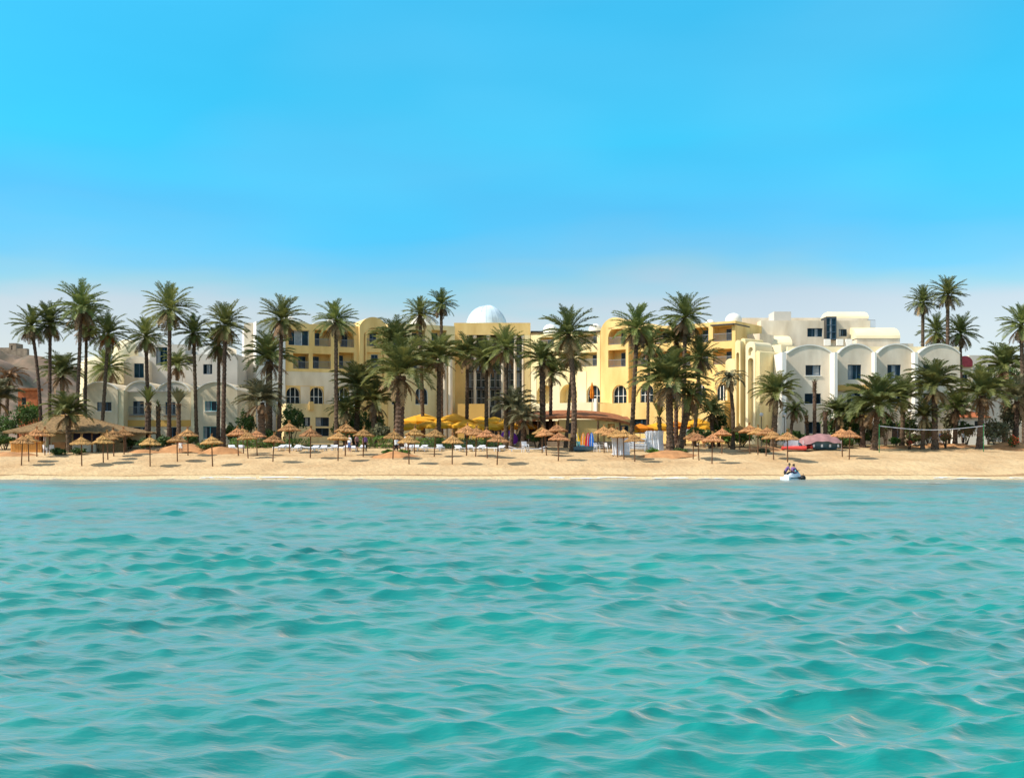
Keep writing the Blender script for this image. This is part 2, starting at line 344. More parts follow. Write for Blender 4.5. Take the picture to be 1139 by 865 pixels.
def mound(px, py, w, d, h, label=None):
    'a low heap of red garden soil on the beach'
    p = on_ground(px, py); n, m_ = 26, 14; r = random.Random(int(px)); V = []; F = []
    ph = [r.uniform(0, 6.3) for _ in range(6)]
    for i in range(m_ + 1):
        for j in range(n):
            a = 2 * PI * j / n; t = i / m_
            rr = (1 - t) * (1 + 0.12 * math.sin(3 * a + ph[0]) + 0.07 * math.sin(5 * a + ph[1]))
            x, y = rr * w * math.cos(a), rr * d * math.sin(a)
            z = h * (1 - min(rr, 1) ** 2) ** 1.4 * (1 + 0.15 * math.sin(2.3 * x + ph[2]) * math.sin(3.1 * y + ph[3]))
            V.append((p.x + x, p.y + y, ground(p.y + y) - 0.06 + z + 0.04 * r.random() * t))
    for i in range(m_):
        for j in range(n): F.append((i * n + j, i * n + (j + 1) % n, (i + 1) * n + (j + 1) % n, (i + 1) * n + j))
    mb = MB(); mb.v = V; mb.f = F
    tag(mb.build('soil_mound', M['red_soil'], smooth=True), kind='structure')
for a in ((205, 502, 3.6, 2.0, 0.75), (246, 504, 2.4, 1.5, 0.7), (745, 507, 3.2, 2.0, 0.55), (440, 508, 2.6, 1.6, 0.5), (160, 503, 2.0, 1.4, 0.35), (1048, 497, 5.0, 2.2, 0.45), (1128, 499, 4.0, 2.4, 0.7), (850, 501, 2.6, 1.5, 0.45), (12, 506, 3.0, 1.6, 0.35), (995, 498, 3.6, 1.4, 0.3)): mound(*a)
def build_hill():
    rs = np.random.RandomState(2)
    xs = np.linspace(-420, -40, 150); ys = np.linspace(300, 560, 60); X, Y = np.meshgrid(xs, ys)
    prof = np.interp(X, [-420, -230, -190, -165, -130, -95, -40], [0.75, 0.95, 1.0, 0.85, 0.25, 0.05, 0.0])
    Z = 2 + 34.5 * prof * np.clip(np.sin(PI * (Y - 300) / 230), 0, 1) ** 0.6
    for k in range(40):
        lam = 5 * 7 ** (k / 39); th = rs.uniform(0, PI); Z = Z + 0.024 * lam * prof * np.sin((math.cos(th) * X + math.sin(th) * Y) * 2 * PI / lam + rs.uniform(0, 6.3))
    me = grid_mesh('hill', X, Y, Z)
    mat('hill_scrub', (0.23, 0.15, 0.105), 0.95, 0.2, 0.14, 0.8, 0.6, c2=(0.07, 0.075, 0.05)); me.materials.append(M['hill_scrub'])
    tag(link('hill', me), kind='structure')
build_hill()

# ------------------------------------------------------------------ buildings
class Facade:
    'a vertical front between two photo columns at two distances; u runs along it, d goes into the building'
    def __init__(s, pxa, Ya, pxb, Yb):
        s.a = Vector((wx(pxa, Ya), Ya)); b = Vector((wx(pxb, Yb), Yb)); s.u = (b - s.a).normalized(); s.len = (b - s.a).length
        s.d = Vector((-s.u.y, s.u.x))
    def pt(s, u, d, z): p = s.a + s.u * u + s.d * d; return (p.x, p.y, z)
    def U(s, px, d=0.0):
        k = (px - CX) / FPX; o = s.a + s.d * d       # X = k*Y
        return (k * o.y - o.x) / (s.u.x - k * s.u.y)
    def Y(s, px, d=0.0): return (s.a + s.d * d + s.u * s.U(px, d)).y
    def Z(s, px, py, d=0.0): return wz(py, s.Y(px, d))
def arc(u0, u1, zs, rise, n=18):
    'points of a segmental arch from (u0, zs) over to (u1, zs)'
    w = (u1 - u0) / 2; c = (u0 + u1) / 2
    if rise >= w * 0.999: return [(c - w * math.cos(PI * k / n), zs + rise * math.sin(PI * k / n)) for k in range(n + 1)]
    r = (w * w + rise * rise) / (2 * rise); a = math.asin(w / r)
    return [(c + r * math.sin(-a + 2 * a * k / n), zs + r * math.cos(-a + 2 * a * k / n) - (r - rise)) for k in range(n + 1)]
def block(F, parent, name, m, px0, px1, py_top, depth, holes=(), rise=0.0, d0=0.0, z0=None, u01=None, ztop=None, lunette=False):
    'one box of a building with real openings cut in its front; rise > 0 gives it a barrel-vaulted top'
    pxm = (px0 + px1) / 2 if px0 is not None else None
    u0, u1 = u01 or (F.U(px0, d0), F.U(px1, d0))
    zt = F.Z(pxm, py_top, d0) if ztop is None else ztop
    Ym = (F.a + F.u * ((u0 + u1) / 2)).y
    zb = ground(Ym) - 0.4 if z0 is None else z0
    H = []
    for h in holes:
        a, b, t, bt = h['r']; pm = (a + b) / 2
        H.append(dict(h, u=(F.U(a, d0), F.U(b, d0)), z=(F.Z(pm, bt, d0), F.Z(pm, t, d0))))
    us = sorted({u0, u1} | {x for h in H for x in h['u']}); zs = sorted({zb, zt} | {x for h in H for x in h['z']})
    mb = MB(); pt = lambda u, d, z: F.pt(u, d0 + d, z)
    for ua, ub in zip(us, us[1:]):
        for za, zc in zip(zs, zs[1:]):
            um, zm = (ua + ub) / 2, (za + zc) / 2
            if um < u0 or um > u1 or zm > zt or any(h['u'][0] < um < h['u'][1] and h['z'][0] < zm < h['z'][1] for h in H): continue
            mb.quad(pt(ua, 0, za), pt(ub, 0, za), pt(ub, 0, zc), pt(ua, 0, zc))
    for h in H:
        (a, b), (lo, hi), dp = h['u'], h['z'], h.get('depth', 0.22)
        if h.get('arch'):
            rs_ = min((b - a) / 2, hi - lo - 0.1) * (h.get('pointed', 1.0)); sp = hi - rs_; A = arc(a, b, sp, rs_, 14)
            left = [p for p in A if p[0] <= (a + b) / 2 + 1e-6]; right = [p for p in A if p[0] >= (a + b) / 2 - 1e-6]
            for p, q in zip(left, left[1:]): mb.poly([pt(a, 0, hi), pt(p[0], 0, p[1]), pt(q[0], 0, q[1])])
            for p, q in zip(right, right[1:]): mb.poly([pt(b, 0, hi), pt(p[0], 0, p[1]), pt(q[0], 0, q[1])])
            ring = [(a, lo), *A, (b, lo)]
        else: ring = [(a, lo), (a, hi), (b, hi), (b, lo)]
        for p, q in zip(ring, ring[1:] + ring[:1]): mb.quad(pt(p[0], 0, p[1]), pt(q[0], 0, q[1]), pt(q[0], dp, q[1]), pt(p[0], dp, p[1]))
        h['ring'] = ring
        if h['k'] in ('balcony', 'niche'): mb.poly([pt(u, dp, z) for u, z in ring])
    # sides, back and top
    mb.quad(pt(u0, 0, zb), pt(u0, 0, zt), pt(u0, depth, zt), pt(u0, depth, zb))
    mb.quad(pt(u1, 0, zb), pt(u1, depth, zb), pt(u1, depth, zt), pt(u1, 0, zt))
    mb.quad(pt(u0, depth, zb), pt(u0, depth, zt), pt(u1, depth, zt), pt(u1, depth, zb))
    if rise:
        A = arc(u0, u1, zt, rise)
        mb.poly([pt(u, 0, z) for u, z in A]); mb.poly([pt(u, depth, z) for u, z in A[::-1]])
        for p, q in zip(A, A[1:]): mb.quad(pt(p[0], 0, p[1]), pt(q[0], 0, q[1]), pt(q[0], depth, q[1]), pt(p[0], depth, p[1]))
    else: mb.quad(pt(u0, 0, zt), pt(u1, 0, zt), pt(u1, depth, zt), pt(u0, depth, zt))
    w = mb.build(name, m, parent)
    if rise and name == 'vaulted_wall':
        A = arc(u0 + .02, u1 - .02, zt, rise); tb = MB()
        for p, q in zip(A, A[1:]):
            c = ((u0 + u1) / 2, zt - 1.5); o_ = lambda p_, k: (c[0] + (p_[0] - c[0]) * k, c[1] + (p_[1] - c[1]) * k)
            a1, b1, a2, b2 = o_(p, 1.02), o_(q, 1.02), o_(p, .972), o_(q, .972)
            tb.quad(pt(a2[0], -.10, a2[1]), pt(b2[0], -.10, b2[1]), pt(b1[0], -.10, b1[1]), pt(a1[0], -.10, a1[1]))
            tb.quad(pt(a1[0], -.10, a1[1]), pt(b1[0], -.10, b1[1]), pt(b1[0], .25, b1[1]), pt(a1[0], .25, a1[1])); tb.quad(pt(a2[0], -.10, a2[1]), pt(a2[0], .02, a2[1]), pt(b2[0], .02, b2[1]), pt(b2[0], -.10, b2[1]))
        tb.build('lit_edge_strip', M['bright_stucco'], w)  # added bright strip: colours in the sunlit edge of the vault roof
        if lunette:
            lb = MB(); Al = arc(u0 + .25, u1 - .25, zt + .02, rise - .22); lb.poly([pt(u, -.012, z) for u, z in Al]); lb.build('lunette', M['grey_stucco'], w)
    for h in H: opening(F, parent, h, d0)
    return w
def bars(F, d, ring, wd, dep):
    'a moulding that follows a ring of points: used for window frames'
    mb = MB(); c = (sum(p[0] for p in ring) / len(ring), sum(p[1] for p in ring) / len(ring))
    inn = []
    for p in ring:
        dx, dz = c[0] - p[0], c[1] - p[1]; l_ = math.hypot(dx, dz) or 1
        inn.append((p[0] + dx / l_ * wd * 1.2, p[1] + dz / l_ * wd * 1.2))
    for k in range(len(ring)):
        p, q = ring[k], ring[(k + 1) % len(ring)]; a, b = inn[k], inn[(k + 1) % len(ring)]
        mb.quad(F.pt(*sw(p, d)), F.pt(*sw(q, d)), F.pt(*sw(b, d)), F.pt(*sw(a, d)))
        mb.quad(F.pt(*sw(a, d)), F.pt(*sw(b, d)), F.pt(*sw(b, d + dep)), F.pt(*sw(a, d + dep)))
    return mb
def sw(p, d): return (p[0], d, p[1])
def opening(F, parent, h, d0):
    k = h['k']; (a, b), (lo, hi) = h['u'], h['z']; dp = h.get('depth', 0.22) + d0; w = b - a; ring = h['ring']
    if k == 'niche': return
    if k == 'window':
        mb = bars(F, dp - 0.09, ring, h.get('fw', 0.07), 0.08)
        for i in range(1, h.get('n', 2)):
            u = a + w * i / h.get('n', 2); mb.box(u - 0.035, u + 0.035, dp - 0.085, dp - 0.02, lo, hi - 0.02 if not h.get('arch') else hi - 0.06, F.pt)
        if h.get('bar'): 
            for fz in h['bar']: mb.box(a, b, dp - 0.08, dp - 0.025, lo + (hi - lo) * fz - 0.03, lo + (hi - lo) * fz + 0.03, F.pt)
        f = mb.build('window', h.get('fm', M['blue_frame']), parent)
        g = MB(); g.poly([F.pt(u, dp - 0.004, z) for u, z in ring]); g.build('pane', h.get('gm', M['glass']), f)
        if not h.get('arch') and w > 0.8 and rnd.random() < 0.6:
            c0 = a + w * rnd.choice((0.04, 0.5, 0.36)); c1 = c0 + w * rnd.uniform(.2, .42); s = MB(); nn = 8
            for q in range(nn): s.quad(F.pt(c0 + (c1 - c0) * q / nn, dp - .012 - .01 * (q % 2), lo + .05), F.pt(c0 + (c1 - c0) * (q + 1) / nn, dp - .012 - .01 * ((q + 1) % 2), lo + .05), F.pt(c0 + (c1 - c0) * (q + 1) / nn, dp - .012 - .01 * ((q + 1) % 2), hi - .05), F.pt(c0 + (c1 - c0) * q / nn, dp - .012 - .01 * (q % 2), hi - .05))
            s.build('curtain', M['curtain'], f)
        if h.get('sill'):
            s = MB(); s.box(a - 0.08, b + 0.08, d0 - 0.10, d0 - 0.003, lo - 0.10, lo, F.pt); s.build('sill', M['bright_stucco'], f)
        if h.get('guard'): railing(F, f, a - 0.3, b + 0.3, lo - 0.05, d0 - 0.45, 'guard_rail', ends=True)
    if k == 'balcony':
        dw = min(w * 0.45, 1.5); side = h.get('door', 0.3); c = a + dw / 2 + (w - dw) * side; dh = min(2.15, (hi - lo) * 0.86)
        mb = bars(F, dp - 0.06, [(c - dw / 2, lo), (c - dw / 2, lo + dh), (c + dw / 2, lo + dh), (c + dw / 2, lo)], 0.06, 0.05)
        mb.box(c - 0.03, c + 0.03, dp - 0.055, dp - 0.02, lo + 0.05, lo + dh - 0.05, F.pt)
        f = mb.build('balcony_door', M['blue_frame'], parent)
        g = MB(); g.quad(F.pt(c - dw / 2, dp - 0.008, lo + 0.01), F.pt(c + dw / 2, dp - 0.008, lo + 0.01), F.pt(c + dw / 2, dp - 0.008, lo + dh), F.pt(c - dw / 2, dp - 0.008, lo + dh)); g.build('pane', M['glass'], f)
        railing(F, parent, a + 0.01, b - 0.01, lo, d0 + 0.08, 'railing')
def railing(F, parent, a, b, z, d, name, h=0.95, ends=False):
    mb = MB(); mb.box(a, b, d, d + 0.05, z + h - 0.05, z + h, F.pt); mb.box(a, b, d + 0.01, d + 0.04, z + 0.08, z + 0.12, F.pt)
    n = max(3, int((b - a) / 0.14))
    for i in range(n + 1):
        u = a + 0.015 + (b - a - 0.03) * i / n; mb.box(u - 0.012, u + 0.012, d + 0.012, d + 0.036, z + 0.08, z + h - 0.04, F.pt)
    if ends:
        mb.box(a, b, d - 0.02, d + 0.44, z - 0.06, z, F.pt)
    mb.build(name, M['rail'], parent)
def slab(F, parent, name, m, px0, px1, py0, py1, d0, d1):
    u0, u1 = F.U(px0, d0), F.U(px1, d0); pm = (px0 + px1) / 2
    mb = MB(); mb.box(u0, u1, d0, d1, F.Z(pm, py1, d0), F.Z(pm, py0, d0), F.pt); return mb.build(name, m, parent)
def barrel(F, parent, px0, px1, py0, py1, d0, w, name='barrel_roof', m='cream_stucco'):
    'a vault whose axis runs along the front'
    u0, u1 = F.U(px0, d0), F.U(px1, d0); pm = (px0 + px1) / 2; z0 = F.Z(pm, py0, d0); h = F.Z(pm, py1, d0 + w / 2) - z0; mb = MB()
    A = [(d0 + w / 2 - w / 2 * math.cos(PI * k / 14), z0 + h * math.sin(PI * k / 14)) for k in range(15)]
    for p, q in zip(A, A[1:]): mb.quad(F.pt(u0, *p), F.pt(u1, *p), F.pt(u1, *q), F.pt(u0, *q))
    mb.poly([F.pt(u0, *p) for p in A]); mb.poly([F.pt(u1, *p) for p in A[::-1]]); return mb.build(name, M[m], parent)
def dome(parent, name, m, c, r, h, n=24, k=8, smooth=True, drum=0.0):
    mb = MB(); prof = [(r, -drum)] if drum else []
    prof += [(r * math.cos(PI / 2 * i / k), h * math.sin(PI / 2 * i / k)) for i in range(k)] + [(0.001, h)]
    mb.lathe(prof, n, c); return mb.build(name, m, parent, smooth=smooth)
W = lambda a, b, t, bt, **k: dict(r=(a, b, t, bt), k='window', **k)
B = lambda a, b, t, bt, **k: dict(r=(a, b, t, bt), k='balcony', depth=k.pop('depth', 1.5), **k)
NI = lambda a, b, t, bt, **k: dict(r=(a, b, t, bt), k='niche', depth=k.pop('depth', 0.5), **k)

mat('curtain', (0.30, 0.32, 0.33), 0.7)
# --- low white annexe on the left, four vaults in front of a taller rear tier
FA = Facade(88, 127, 268, 127)
bA = empty('white_annexe', (wx(178, 127), 127, ground(127)), 'low white annexe of barrel vaults with blue windows behind the left palms', 'building'); WORLD_BUILT.add(bA)
block(FA, bA, 'vaulted_wall', M['sandy_stucco'], 92, 131, 433, 9, [W(108, 124, 447, 457, n=3, sill=True), W(116, 118.5, 430.5 + 4, 434.5 + 4, n=1), W(106, 122, 475, 489, n=2)], rise=0.85, d0=-1.6)
block(FA, bA, 'pier', M['cream_stucco'], 131.5, 137.5, 434, 8, d0=-1.5)
block(FA, bA, 'vaulted_wall', M['sandy_stucco'], 137.7, 173.5, 435, 9, [W(148, 160, 446, 461, n=2, guard=True, gm=M['teal_glass']), W(148, 163, 475, 490, n=2)], rise=1.15, lunette=True)
block(FA, bA, 'vaulted_wall', M['sandy_stucco'], 173.7, 212, 435, 9, [W(184, 195, 447, 461, n=2, guard=True, gm=M['teal_glass']), W(186, 197, 475, 490, n=2)], rise=1.15, lunette=True)
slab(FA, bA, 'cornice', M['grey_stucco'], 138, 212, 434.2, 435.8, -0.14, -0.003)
slab(FA, bA, 'yellow_band', M['ochre_stucco'], 138, 212, 467, 474, -0.10, -0.004)
block(FA, bA, 'pier', M['cream_stucco'], 212.3, 218, 433.5, 8, d0=-1.6)
block(FA, bA, 'vaulted_wall', M['sandy_stucco'], 218.3, 264, 433.5, 9, [W(228, 241, 446, 457, n=2, sill=True, gm=M['teal_glass'], fm=M['cyan_paint']), W(226, 241, 474, 488, n=2, gm=M['teal_glass'], fm=M['cyan_paint'])], rise=0.95, d0=-1.4)
FA2 = Facade(90, 137, 268, 137)
block(FA2, bA, 'rear_wall', M['white_stucco'], 138, 166, 402, 8, [W(149, 160, 404, 420, n=2, gm=M['teal_glass'])], rise=0.7)
block(FA2, bA, 'rear_wall', M['grey_stucco'], 166.3, 206, 383, 9, [W(173.5, 186, 386, 406, n=3, gm=M['teal_glass'], depth=0.3)], d0=1.2)  # grey colour paints in the shadow on the terrace behind the vaults
block(FA2, bA, 'rear_wall', M['grey_stucco'], 206.3, 264, 394, 9, [NI(205+2, 217, 396, 405, depth=1.6), W(226, 236, 405, 416, n=2)], d0=0.4)  # same grey: terrace shadow put into the wall colour
block(FA2, bA, 'roof_room', M['bright_stucco'], 150, 176, 378, 7, rise=0.8, d0=3.5)
block(FA2, bA, 'roof_room', M['bright_stucco'], 214, 250, 384, 6, d0=4)
for px, py, r in ((106, 413, 2.0), (141, 392, 1.7)):
    dome(bA, 'roof_dome', M['cream_stucco'], (wx(px, 141), 141, wz(py, 141)), r, r * 0.95, drum=4)
block(FA2, bA, 'stair_tower', M['white_stucco'], 271.5, 283.5, 359, 6, d0=6)
slab(FA2, bA, 'tower_edge', M['dark_trim'], 283.7, 284.9, 358, 392, 5.9, 6.2)

# --- yellow hotel: left wing
FB = Facade(284, 142, 512, 153)
bB = empty('yellow_hotel_wing', (wx(380, 147), 147, ground(147)), 'shaded yellow hotel wing with balconies and a tall arch left of the dome', 'building', 'wings of the yellow hotel'); WORLD_BUILT.add(bB)
block(FB, bB, 'end_wall', M['bright_stucco'], 285, 317.5, 358, 10, [W(294, 304, 372, 384, n=2), W(294, 304, 398, 410, n=2), W(279+8, 296, 427, 433, n=1)], d0=-0.8)
hl = [W(321, 344, 367, 384, n=3, gm=M['teal_glass'], fm=M['white_frame'], depth=0.5), B(350, 368, 367, 385, door=0.0), B(378, 394, 368, 386, arch=True, door=0.5),
      B(326, 343.5, 393, 410, door=0.9), B(348, 368, 393.5, 410, door=0.05), B(377, 394, 392, 410, door=0.0),
      W(318.5, 334, 430, 450, arch=True, n=3, bar=(0.45,), fm=M['white_frame'], depth=0.5), W(345, 360, 430, 450, arch=True, n=3, bar=(0.45,), fm=M['white_frame'], depth=0.5), W(374, 388, 430, 450, arch=True, n=3, bar=(0.45,), fm=M['white_frame'], depth=0.5)]
block(FB, bB, 'wall', M['yellow_stucco'], 317.8, 399.5, 361, 11, hl)
block(FB, bB, 'arched_gable', M['yellow_stucco'], 399.8, 431, 364, 12, [NI(404.5, 427, 363.5 + 1, 421, arch=True, depth=0.35)], rise=1.35, d0=-0.5)
block(FB, bB, 'arch_balcony_wall', M['yellow_stucco'], 406.5, 425.2, 366, 0.28, [B(408, 424, 368.5, 385, arch=True, depth=0.25, door=0.4), B(408, 424, 392, 409, depth=0.25, door=0.6)], d0=-0.43, z0=FB.Z(416, 420))
block(FB, bB, 'wall', M['pale_yellow_stucco'], 431.3, 506, 361, 11, [B(437, 452, 367, 385), B(458, 473, 367, 385), B(437, 452, 392, 410), B(458, 473, 392, 410), B(480, 497, 367, 385), B(480, 497, 392, 410),
      W(436, 450, 430, 450, arch=True, n=3, fm=M['white_frame']), W(462, 476, 430, 450, arch=True, n=3, fm=M['white_frame'])])
slab(FB, bB, 'white_band', M['white_stucco'], 318, 399, 414, 429.5, -0.05, -0.004)
for a, b in ((317.9, 318.4), (334.2, 344.8), (360.3, 373.8), (388.2, 399)):
    slab(FB, bB, 'white_band', M['white_stucco'], a, b, 429.6, 452, -0.05, -0.004)
for a, b in ((322, 346), (348, 372), (374, 396)): block(FB, bB, 'roof_vault', M['cream_stucco'], a, b, 361, 10, rise=0.45, z0=FB.Z(345, 365), d0=0.02)
for px, py, r in ((322, 360, 1.2), (372, 360, 1.1), (470, 362, 1.9)):
    dome(bB, 'roof_dome', M['bright_stucco'], FB.pt(FB.U(px, 5), 5, FB.Z(px, py, 5)), r, r * 0.8, drum=2)
FB2 = Facade(300, 134, 400, 138)
block(FB2, bB, 'ground_floor_wall', M['pale_yellow_stucco'], 318, 392, 449, 7, [W(337, 345, 464, 474, n=1), W(351, 366, 464, 474, n=2), W(351, 366, 476, 485, n=2)])
slab(FB2, bB, 'spout_block', M['yellow_stucco'], 344, 349, 446.5, 456, -0.25, -0.004)

# --- central pavilion with the glass dome
FC = Facade(500, 155, 600, 155)
bC = empty('central_pavilion', (wx(545, 155), 155, ground(155)), 'yellow central pavilion with glazed front, columns and a white roof dome', 'building'); WORLD_BUILT.add(bC)
block(FC, bC, 'parapet_wall', M['yellow_stucco'], 505, 590, 359, 14, z0=FC.Z(545, 372.5))
block(FC, bC, 'side_wall', M['yellow_stucco'], 505, 519, 372.6, 14, [W(510, 514, 378, 396, n=1)])
block(FC, bC, 'side_wall', M['pale_yellow_stucco'], 583.5, 590, 372.6, 14)
block(FC, bC, 'glass_wall', M['dark_trim'], 519.3, 583.2, 372.6, 10, [dict(r=(520 + 15.7 * i, 534.7 + 15.7 * i, t, b), k='window', n=3, bar=(0.5,), gm=M['pavilion_glass'], fm=M['grey_stucco'], depth=0.25) for i in range(4) for t, b in ((375, 392), (394, 412), (414, 431), (433, 452))], d0=2.2)
for px in (519.5, 528, 543, 559, 573, 582): 
    mb = MB(); u = FC.U(px); z0, z1 = ground(155) - 0.2, FC.Z(px, 372.6)
    c = FC.pt(u, 0.35, 0); mb.lathe([(0.30, z0), (0.30, z0 + 0.5), (0.20, z0 + 0.6), (0.18, z1 - 0.5), (0.30, z1 - 0.3), (0.30, z1)], 12, (c[0], c[1], 0)); mb.build('column', M['white_stucco'], bC, smooth=False)
for px in (489, 495, 501):
    mb = MB(); c = FC.pt(FC.U(px, -4), -4, 0); z0, z1 = ground(151) - 0.2, FC.Z(px, 394, -4); mb.lathe([(0.34, z0), (0.3, z1), (0.45, z1 + 0.2)], 12, (c[0], c[1], 0)); mb.build('column', M['white_stucco'], bC)
slab(FC, bC, 'porch_slab', M['pale_yellow_stucco'], 485, 506, 389, 392.3, -4.6, 0)
block(FC, bC, 'terrace_block', M['ochre_stucco'], 509, 539, 449, 4, d0=-6)
dome(bC, 'roof_dome', M['dome_panel'], (wx(541, 161), 161, FC.Z(541, 359)), 22.5 * 161 / FPX, 24.5 * 161 / FPX, n=40, k=12, smooth=True, drum=0.6)
mb = MB()
for j in range(20):
    a = 2 * PI * j / 20; r = 22.7 * 161 / FPX; h = 24.7 * 161 / FPX
    mb.tube([(wx(541, 161) + r * math.cos(a) * math.cos(PI / 2 * t / 8), 161 + r * math.sin(a) * math.cos(PI / 2 * t / 8), FC.Z(541, 359) + h * math.sin(PI / 2 * t / 8)) for t in range(9)], 0.018, 4)
mb.build('dome_rib', M['dome_panel'], bC)
block(FC, bC, 'link_wall', M['white_stucco'], 590.3, 640, 370, 8, [W(598, 606, 376, 386, n=2), W(612, 622, 376, 386, n=2)], d0=1.5)
slab(FC, bC, 'flat_roof_edge', M['dark_trim'], 590.4, 640, 368, 369.8, 0.9, 9)

# --- yellow hotel: sunny right wing
FE = Facade(590, 152, 818, 134)
bE = empty('yellow_hotel_wing', (wx(700, 143), 143, ground(143)), 'sunlit yellow hotel wing with rows of balconies right of the dome', 'building', 'wings of the yellow hotel'); WORLD_BUILT.add(bE)
ch = [B(643, 664, 372, 382.5, door=0.9), B(643, 664, 392, 407.5, door=0.85)]
block(FE, bE, 'wall', M['pale_yellow_stucco'], 590.5, 667.5, 370, 11, ch + [B(600, 616, 375, 386), B(622, 637, 375, 386), B(600, 616, 392, 407.5), B(622, 637, 392, 407.5),
      NI(597, 614, 428, 452, arch=True, depth=1.2), NI(623, 642, 427, 450, arch=True, depth=1.2), W(652.5, 668 - 0.6, 428, 450, arch=True, n=3, bar=(0.45,), fm=M['white_frame'], depth=0.45)])
slab(FE, bE, 'flat_roof_edge', M['dark_trim'], 640, 667, 368.4, 369.8, -0.3, 8)
block(FE, bE, 'arched_gable', M['yellow_stucco'], 668, 699, 366, 12, [B(676.5, 696, 363.5, 383, arch=True, depth=1.4, door=0.8), B(676.5, 696, 389, 408, depth=1.4, door=0.8), W(681, 697, 428, 450, arch=True, n=3, bar=(0.45,), fm=M['white_frame'], depth=0.45)], rise=1.5, d0=-0.8)
block(FE, bE, 'wall', M['yellow_stucco'], 699.4, 818, 361, 11, [B(704, 722, 366, 382), B(704, 722, 391, 407), B(728, 745, 366, 382), B(728, 745, 391, 407), B(752, 768, 365, 381), B(752, 768, 391, 407), B(773, 788, 364, 381), B(773, 788, 390, 406),
      B(793, 814, 362.5, 379.5, door=0.8), B(793, 814, 388, 405, door=0.8), W(712, 727, 427, 449, arch=True, n=3, bar=(0.45,), fm=M['white_frame']), W(742, 757, 427, 449, arch=True, n=3, fm=M['white_frame']), W(771, 785, 427, 449, arch=True, n=3, fm=M['white_frame']), W(797, 808, 427, 449, arch=True, n=3, fm=M['white_frame'])])
slab(FE, bE, 'flat_roof_edge', M['dark_trim'], 790, 816, 360.2, 361.7, -0.5, 4)
for a, b in ((590.6, 596.6), (614.4, 622.6), (642.4, 652.2)): slab(FE, bE, 'white_band', M['cream_stucco'], a, b, 413, 455, -0.05, -0.004)
for px, py, r in ((612, 367, 0.95), (662, 366, 0.85), (816, 356, 1.0), (790, 360, 0.6)): dome(bE, 'roof_dome', M['bright_stucco'], FE.pt(FE.U(px, 4), 4, FE.Z(px, py, 4)), r, r * 0.85, drum=2)
FT = Facade(572, 146, 806, 129.5)
block(FT, bE, 'terrace_wall', M['cream_stucco'], 596, 662, 448, 5)
block(FT, bE, 'terrace_wall', M['yellow_stucco'], 662.3, 806, 447, 5, [W(705, 722, 466, 482, n=2), W(760, 778, 466, 484, n=2)])
slab(FT, bE, 'terrace_pillar', M['bright_stucco'], 660.5, 663.5, 443, 458, -0.35, -0.004)

# --- pale yellow gate pylons with niches
FP = Facade(806, 131, 852, 126.5)
bP = empty('pylon_gate', (wx(830, 128), 128, ground(128)), 'stepped pale yellow wall of pylons with tall arched niches beside the white block', 'building'); WORLD_BUILT.add(bP)
block(FP, bP, 'pylon', M['pale_yellow_stucco'], 807, 817.5, 402, 3, [NI(809, 814, 414, 486, arch=True)], rise=0.35)
block(FP, bP, 'pylon', M['pale_yellow_stucco'], 817.8, 823.5, 381, 3.4, [NI(819, 822, 392, 484, arch=True)], rise=0.3, d0=-0.5)
block(FP, bP, 'pylon', M['pale_yellow_stucco'], 823.8, 829, 379, 3.4, [NI(825, 828, 390, 484, arch=True)], rise=0.3, d0=0.2)
block(FP, bP, 'pylon', M['cream_stucco'], 829.3, 840, 385, 3.2, [NI(832, 838, 398, 484, arch=True, depth=0.7), NI(832.5, 837.5, 386, 395, arch=True, depth=0.3)], rise=0.55, d0=-0.2)
block(FP, bP, 'pylon', M['pale_yellow_stucco'], 840.3, 845, 392, 3.6, rise=0.2, d0=-0.9)
FP2 = Facade(806, 139, 870, 133)
block(FP2, bP, 'rear_wall', M['white_stucco'], 817, 845, 372, 3, d0=0)
block(FP2, bP, 'rear_wall', M['cream_stucco'], 845.2, 869, 384, 3, [W(849, 857, 392, 398, n=1), W(849, 857, 404, 412, n=1)])
for py in (387, 402): slab(FP2, bP, 'dark_ledge', M['dark_trim'], 844, 857, py - 0.8, py + 0.9, -0.5, -0.01)

# --- white block on the right: four vaults in front, taller storeys behind
FG = Facade(868, 126, 1070, 126)
bG = empty('white_vaulted_block', (wx(970, 126), 126, ground(126)), 'three storey white block of four barrel vaults behind the pink tarp and net', 'building'); WORLD_BUILT.add(bG)
block(FG, bG, 'vaulted_wall', M['white_stucco'], 875, 926, 393, 11, [W(896, 913, 406, 417.5, n=2, gm=M['glass'], sill=True), W(895, 913, 437.5, 449, n=2, sill=True), W(895, 913, 469, 482, n=2)], rise=0.95)
block(FG, bG, 'vaulted_wall', M['white_stucco'], 932, 972.5, 393, 11, [W(943, 958, 405.5, 422, n=3, gm=M['teal_glass']), W(942, 957, 437, 450, n=2), W(944, 958, 470, 486, n=2)], rise=1.05)
block(FG, bG, 'vaulted_wall', M['white_stucco'], 975.5, 1017.5, 393, 11, [W(987, 1002, 405.5, 422, n=3, gm=M['teal_glass']), W(987, 1002, 437, 450, n=2), W(992, 1006, 470, 487, n=2)], rise=1.05)
block(FG, bG, 'vaulted_wall', M['white_stucco'], 1021.5, 1068, 393, 11, [W(1027, 1046, 405.5, 417, n=3), W(1027, 1043, 437, 450, n=2), W(1026, 1042, 470, 488, n=2)], rise=1.05)
for a, b, dd in ((868, 874.7, 2.2), (926.3, 931.7, 1.9), (972.8, 975.2, 1.1), (1017.8, 1021.2, 1.2)):
    block(FG, bG, 'pier', M['bright_stucco'], a + (2 if dd > 1.5 else 0), b, 391.5, 11 + dd, d0=-dd)
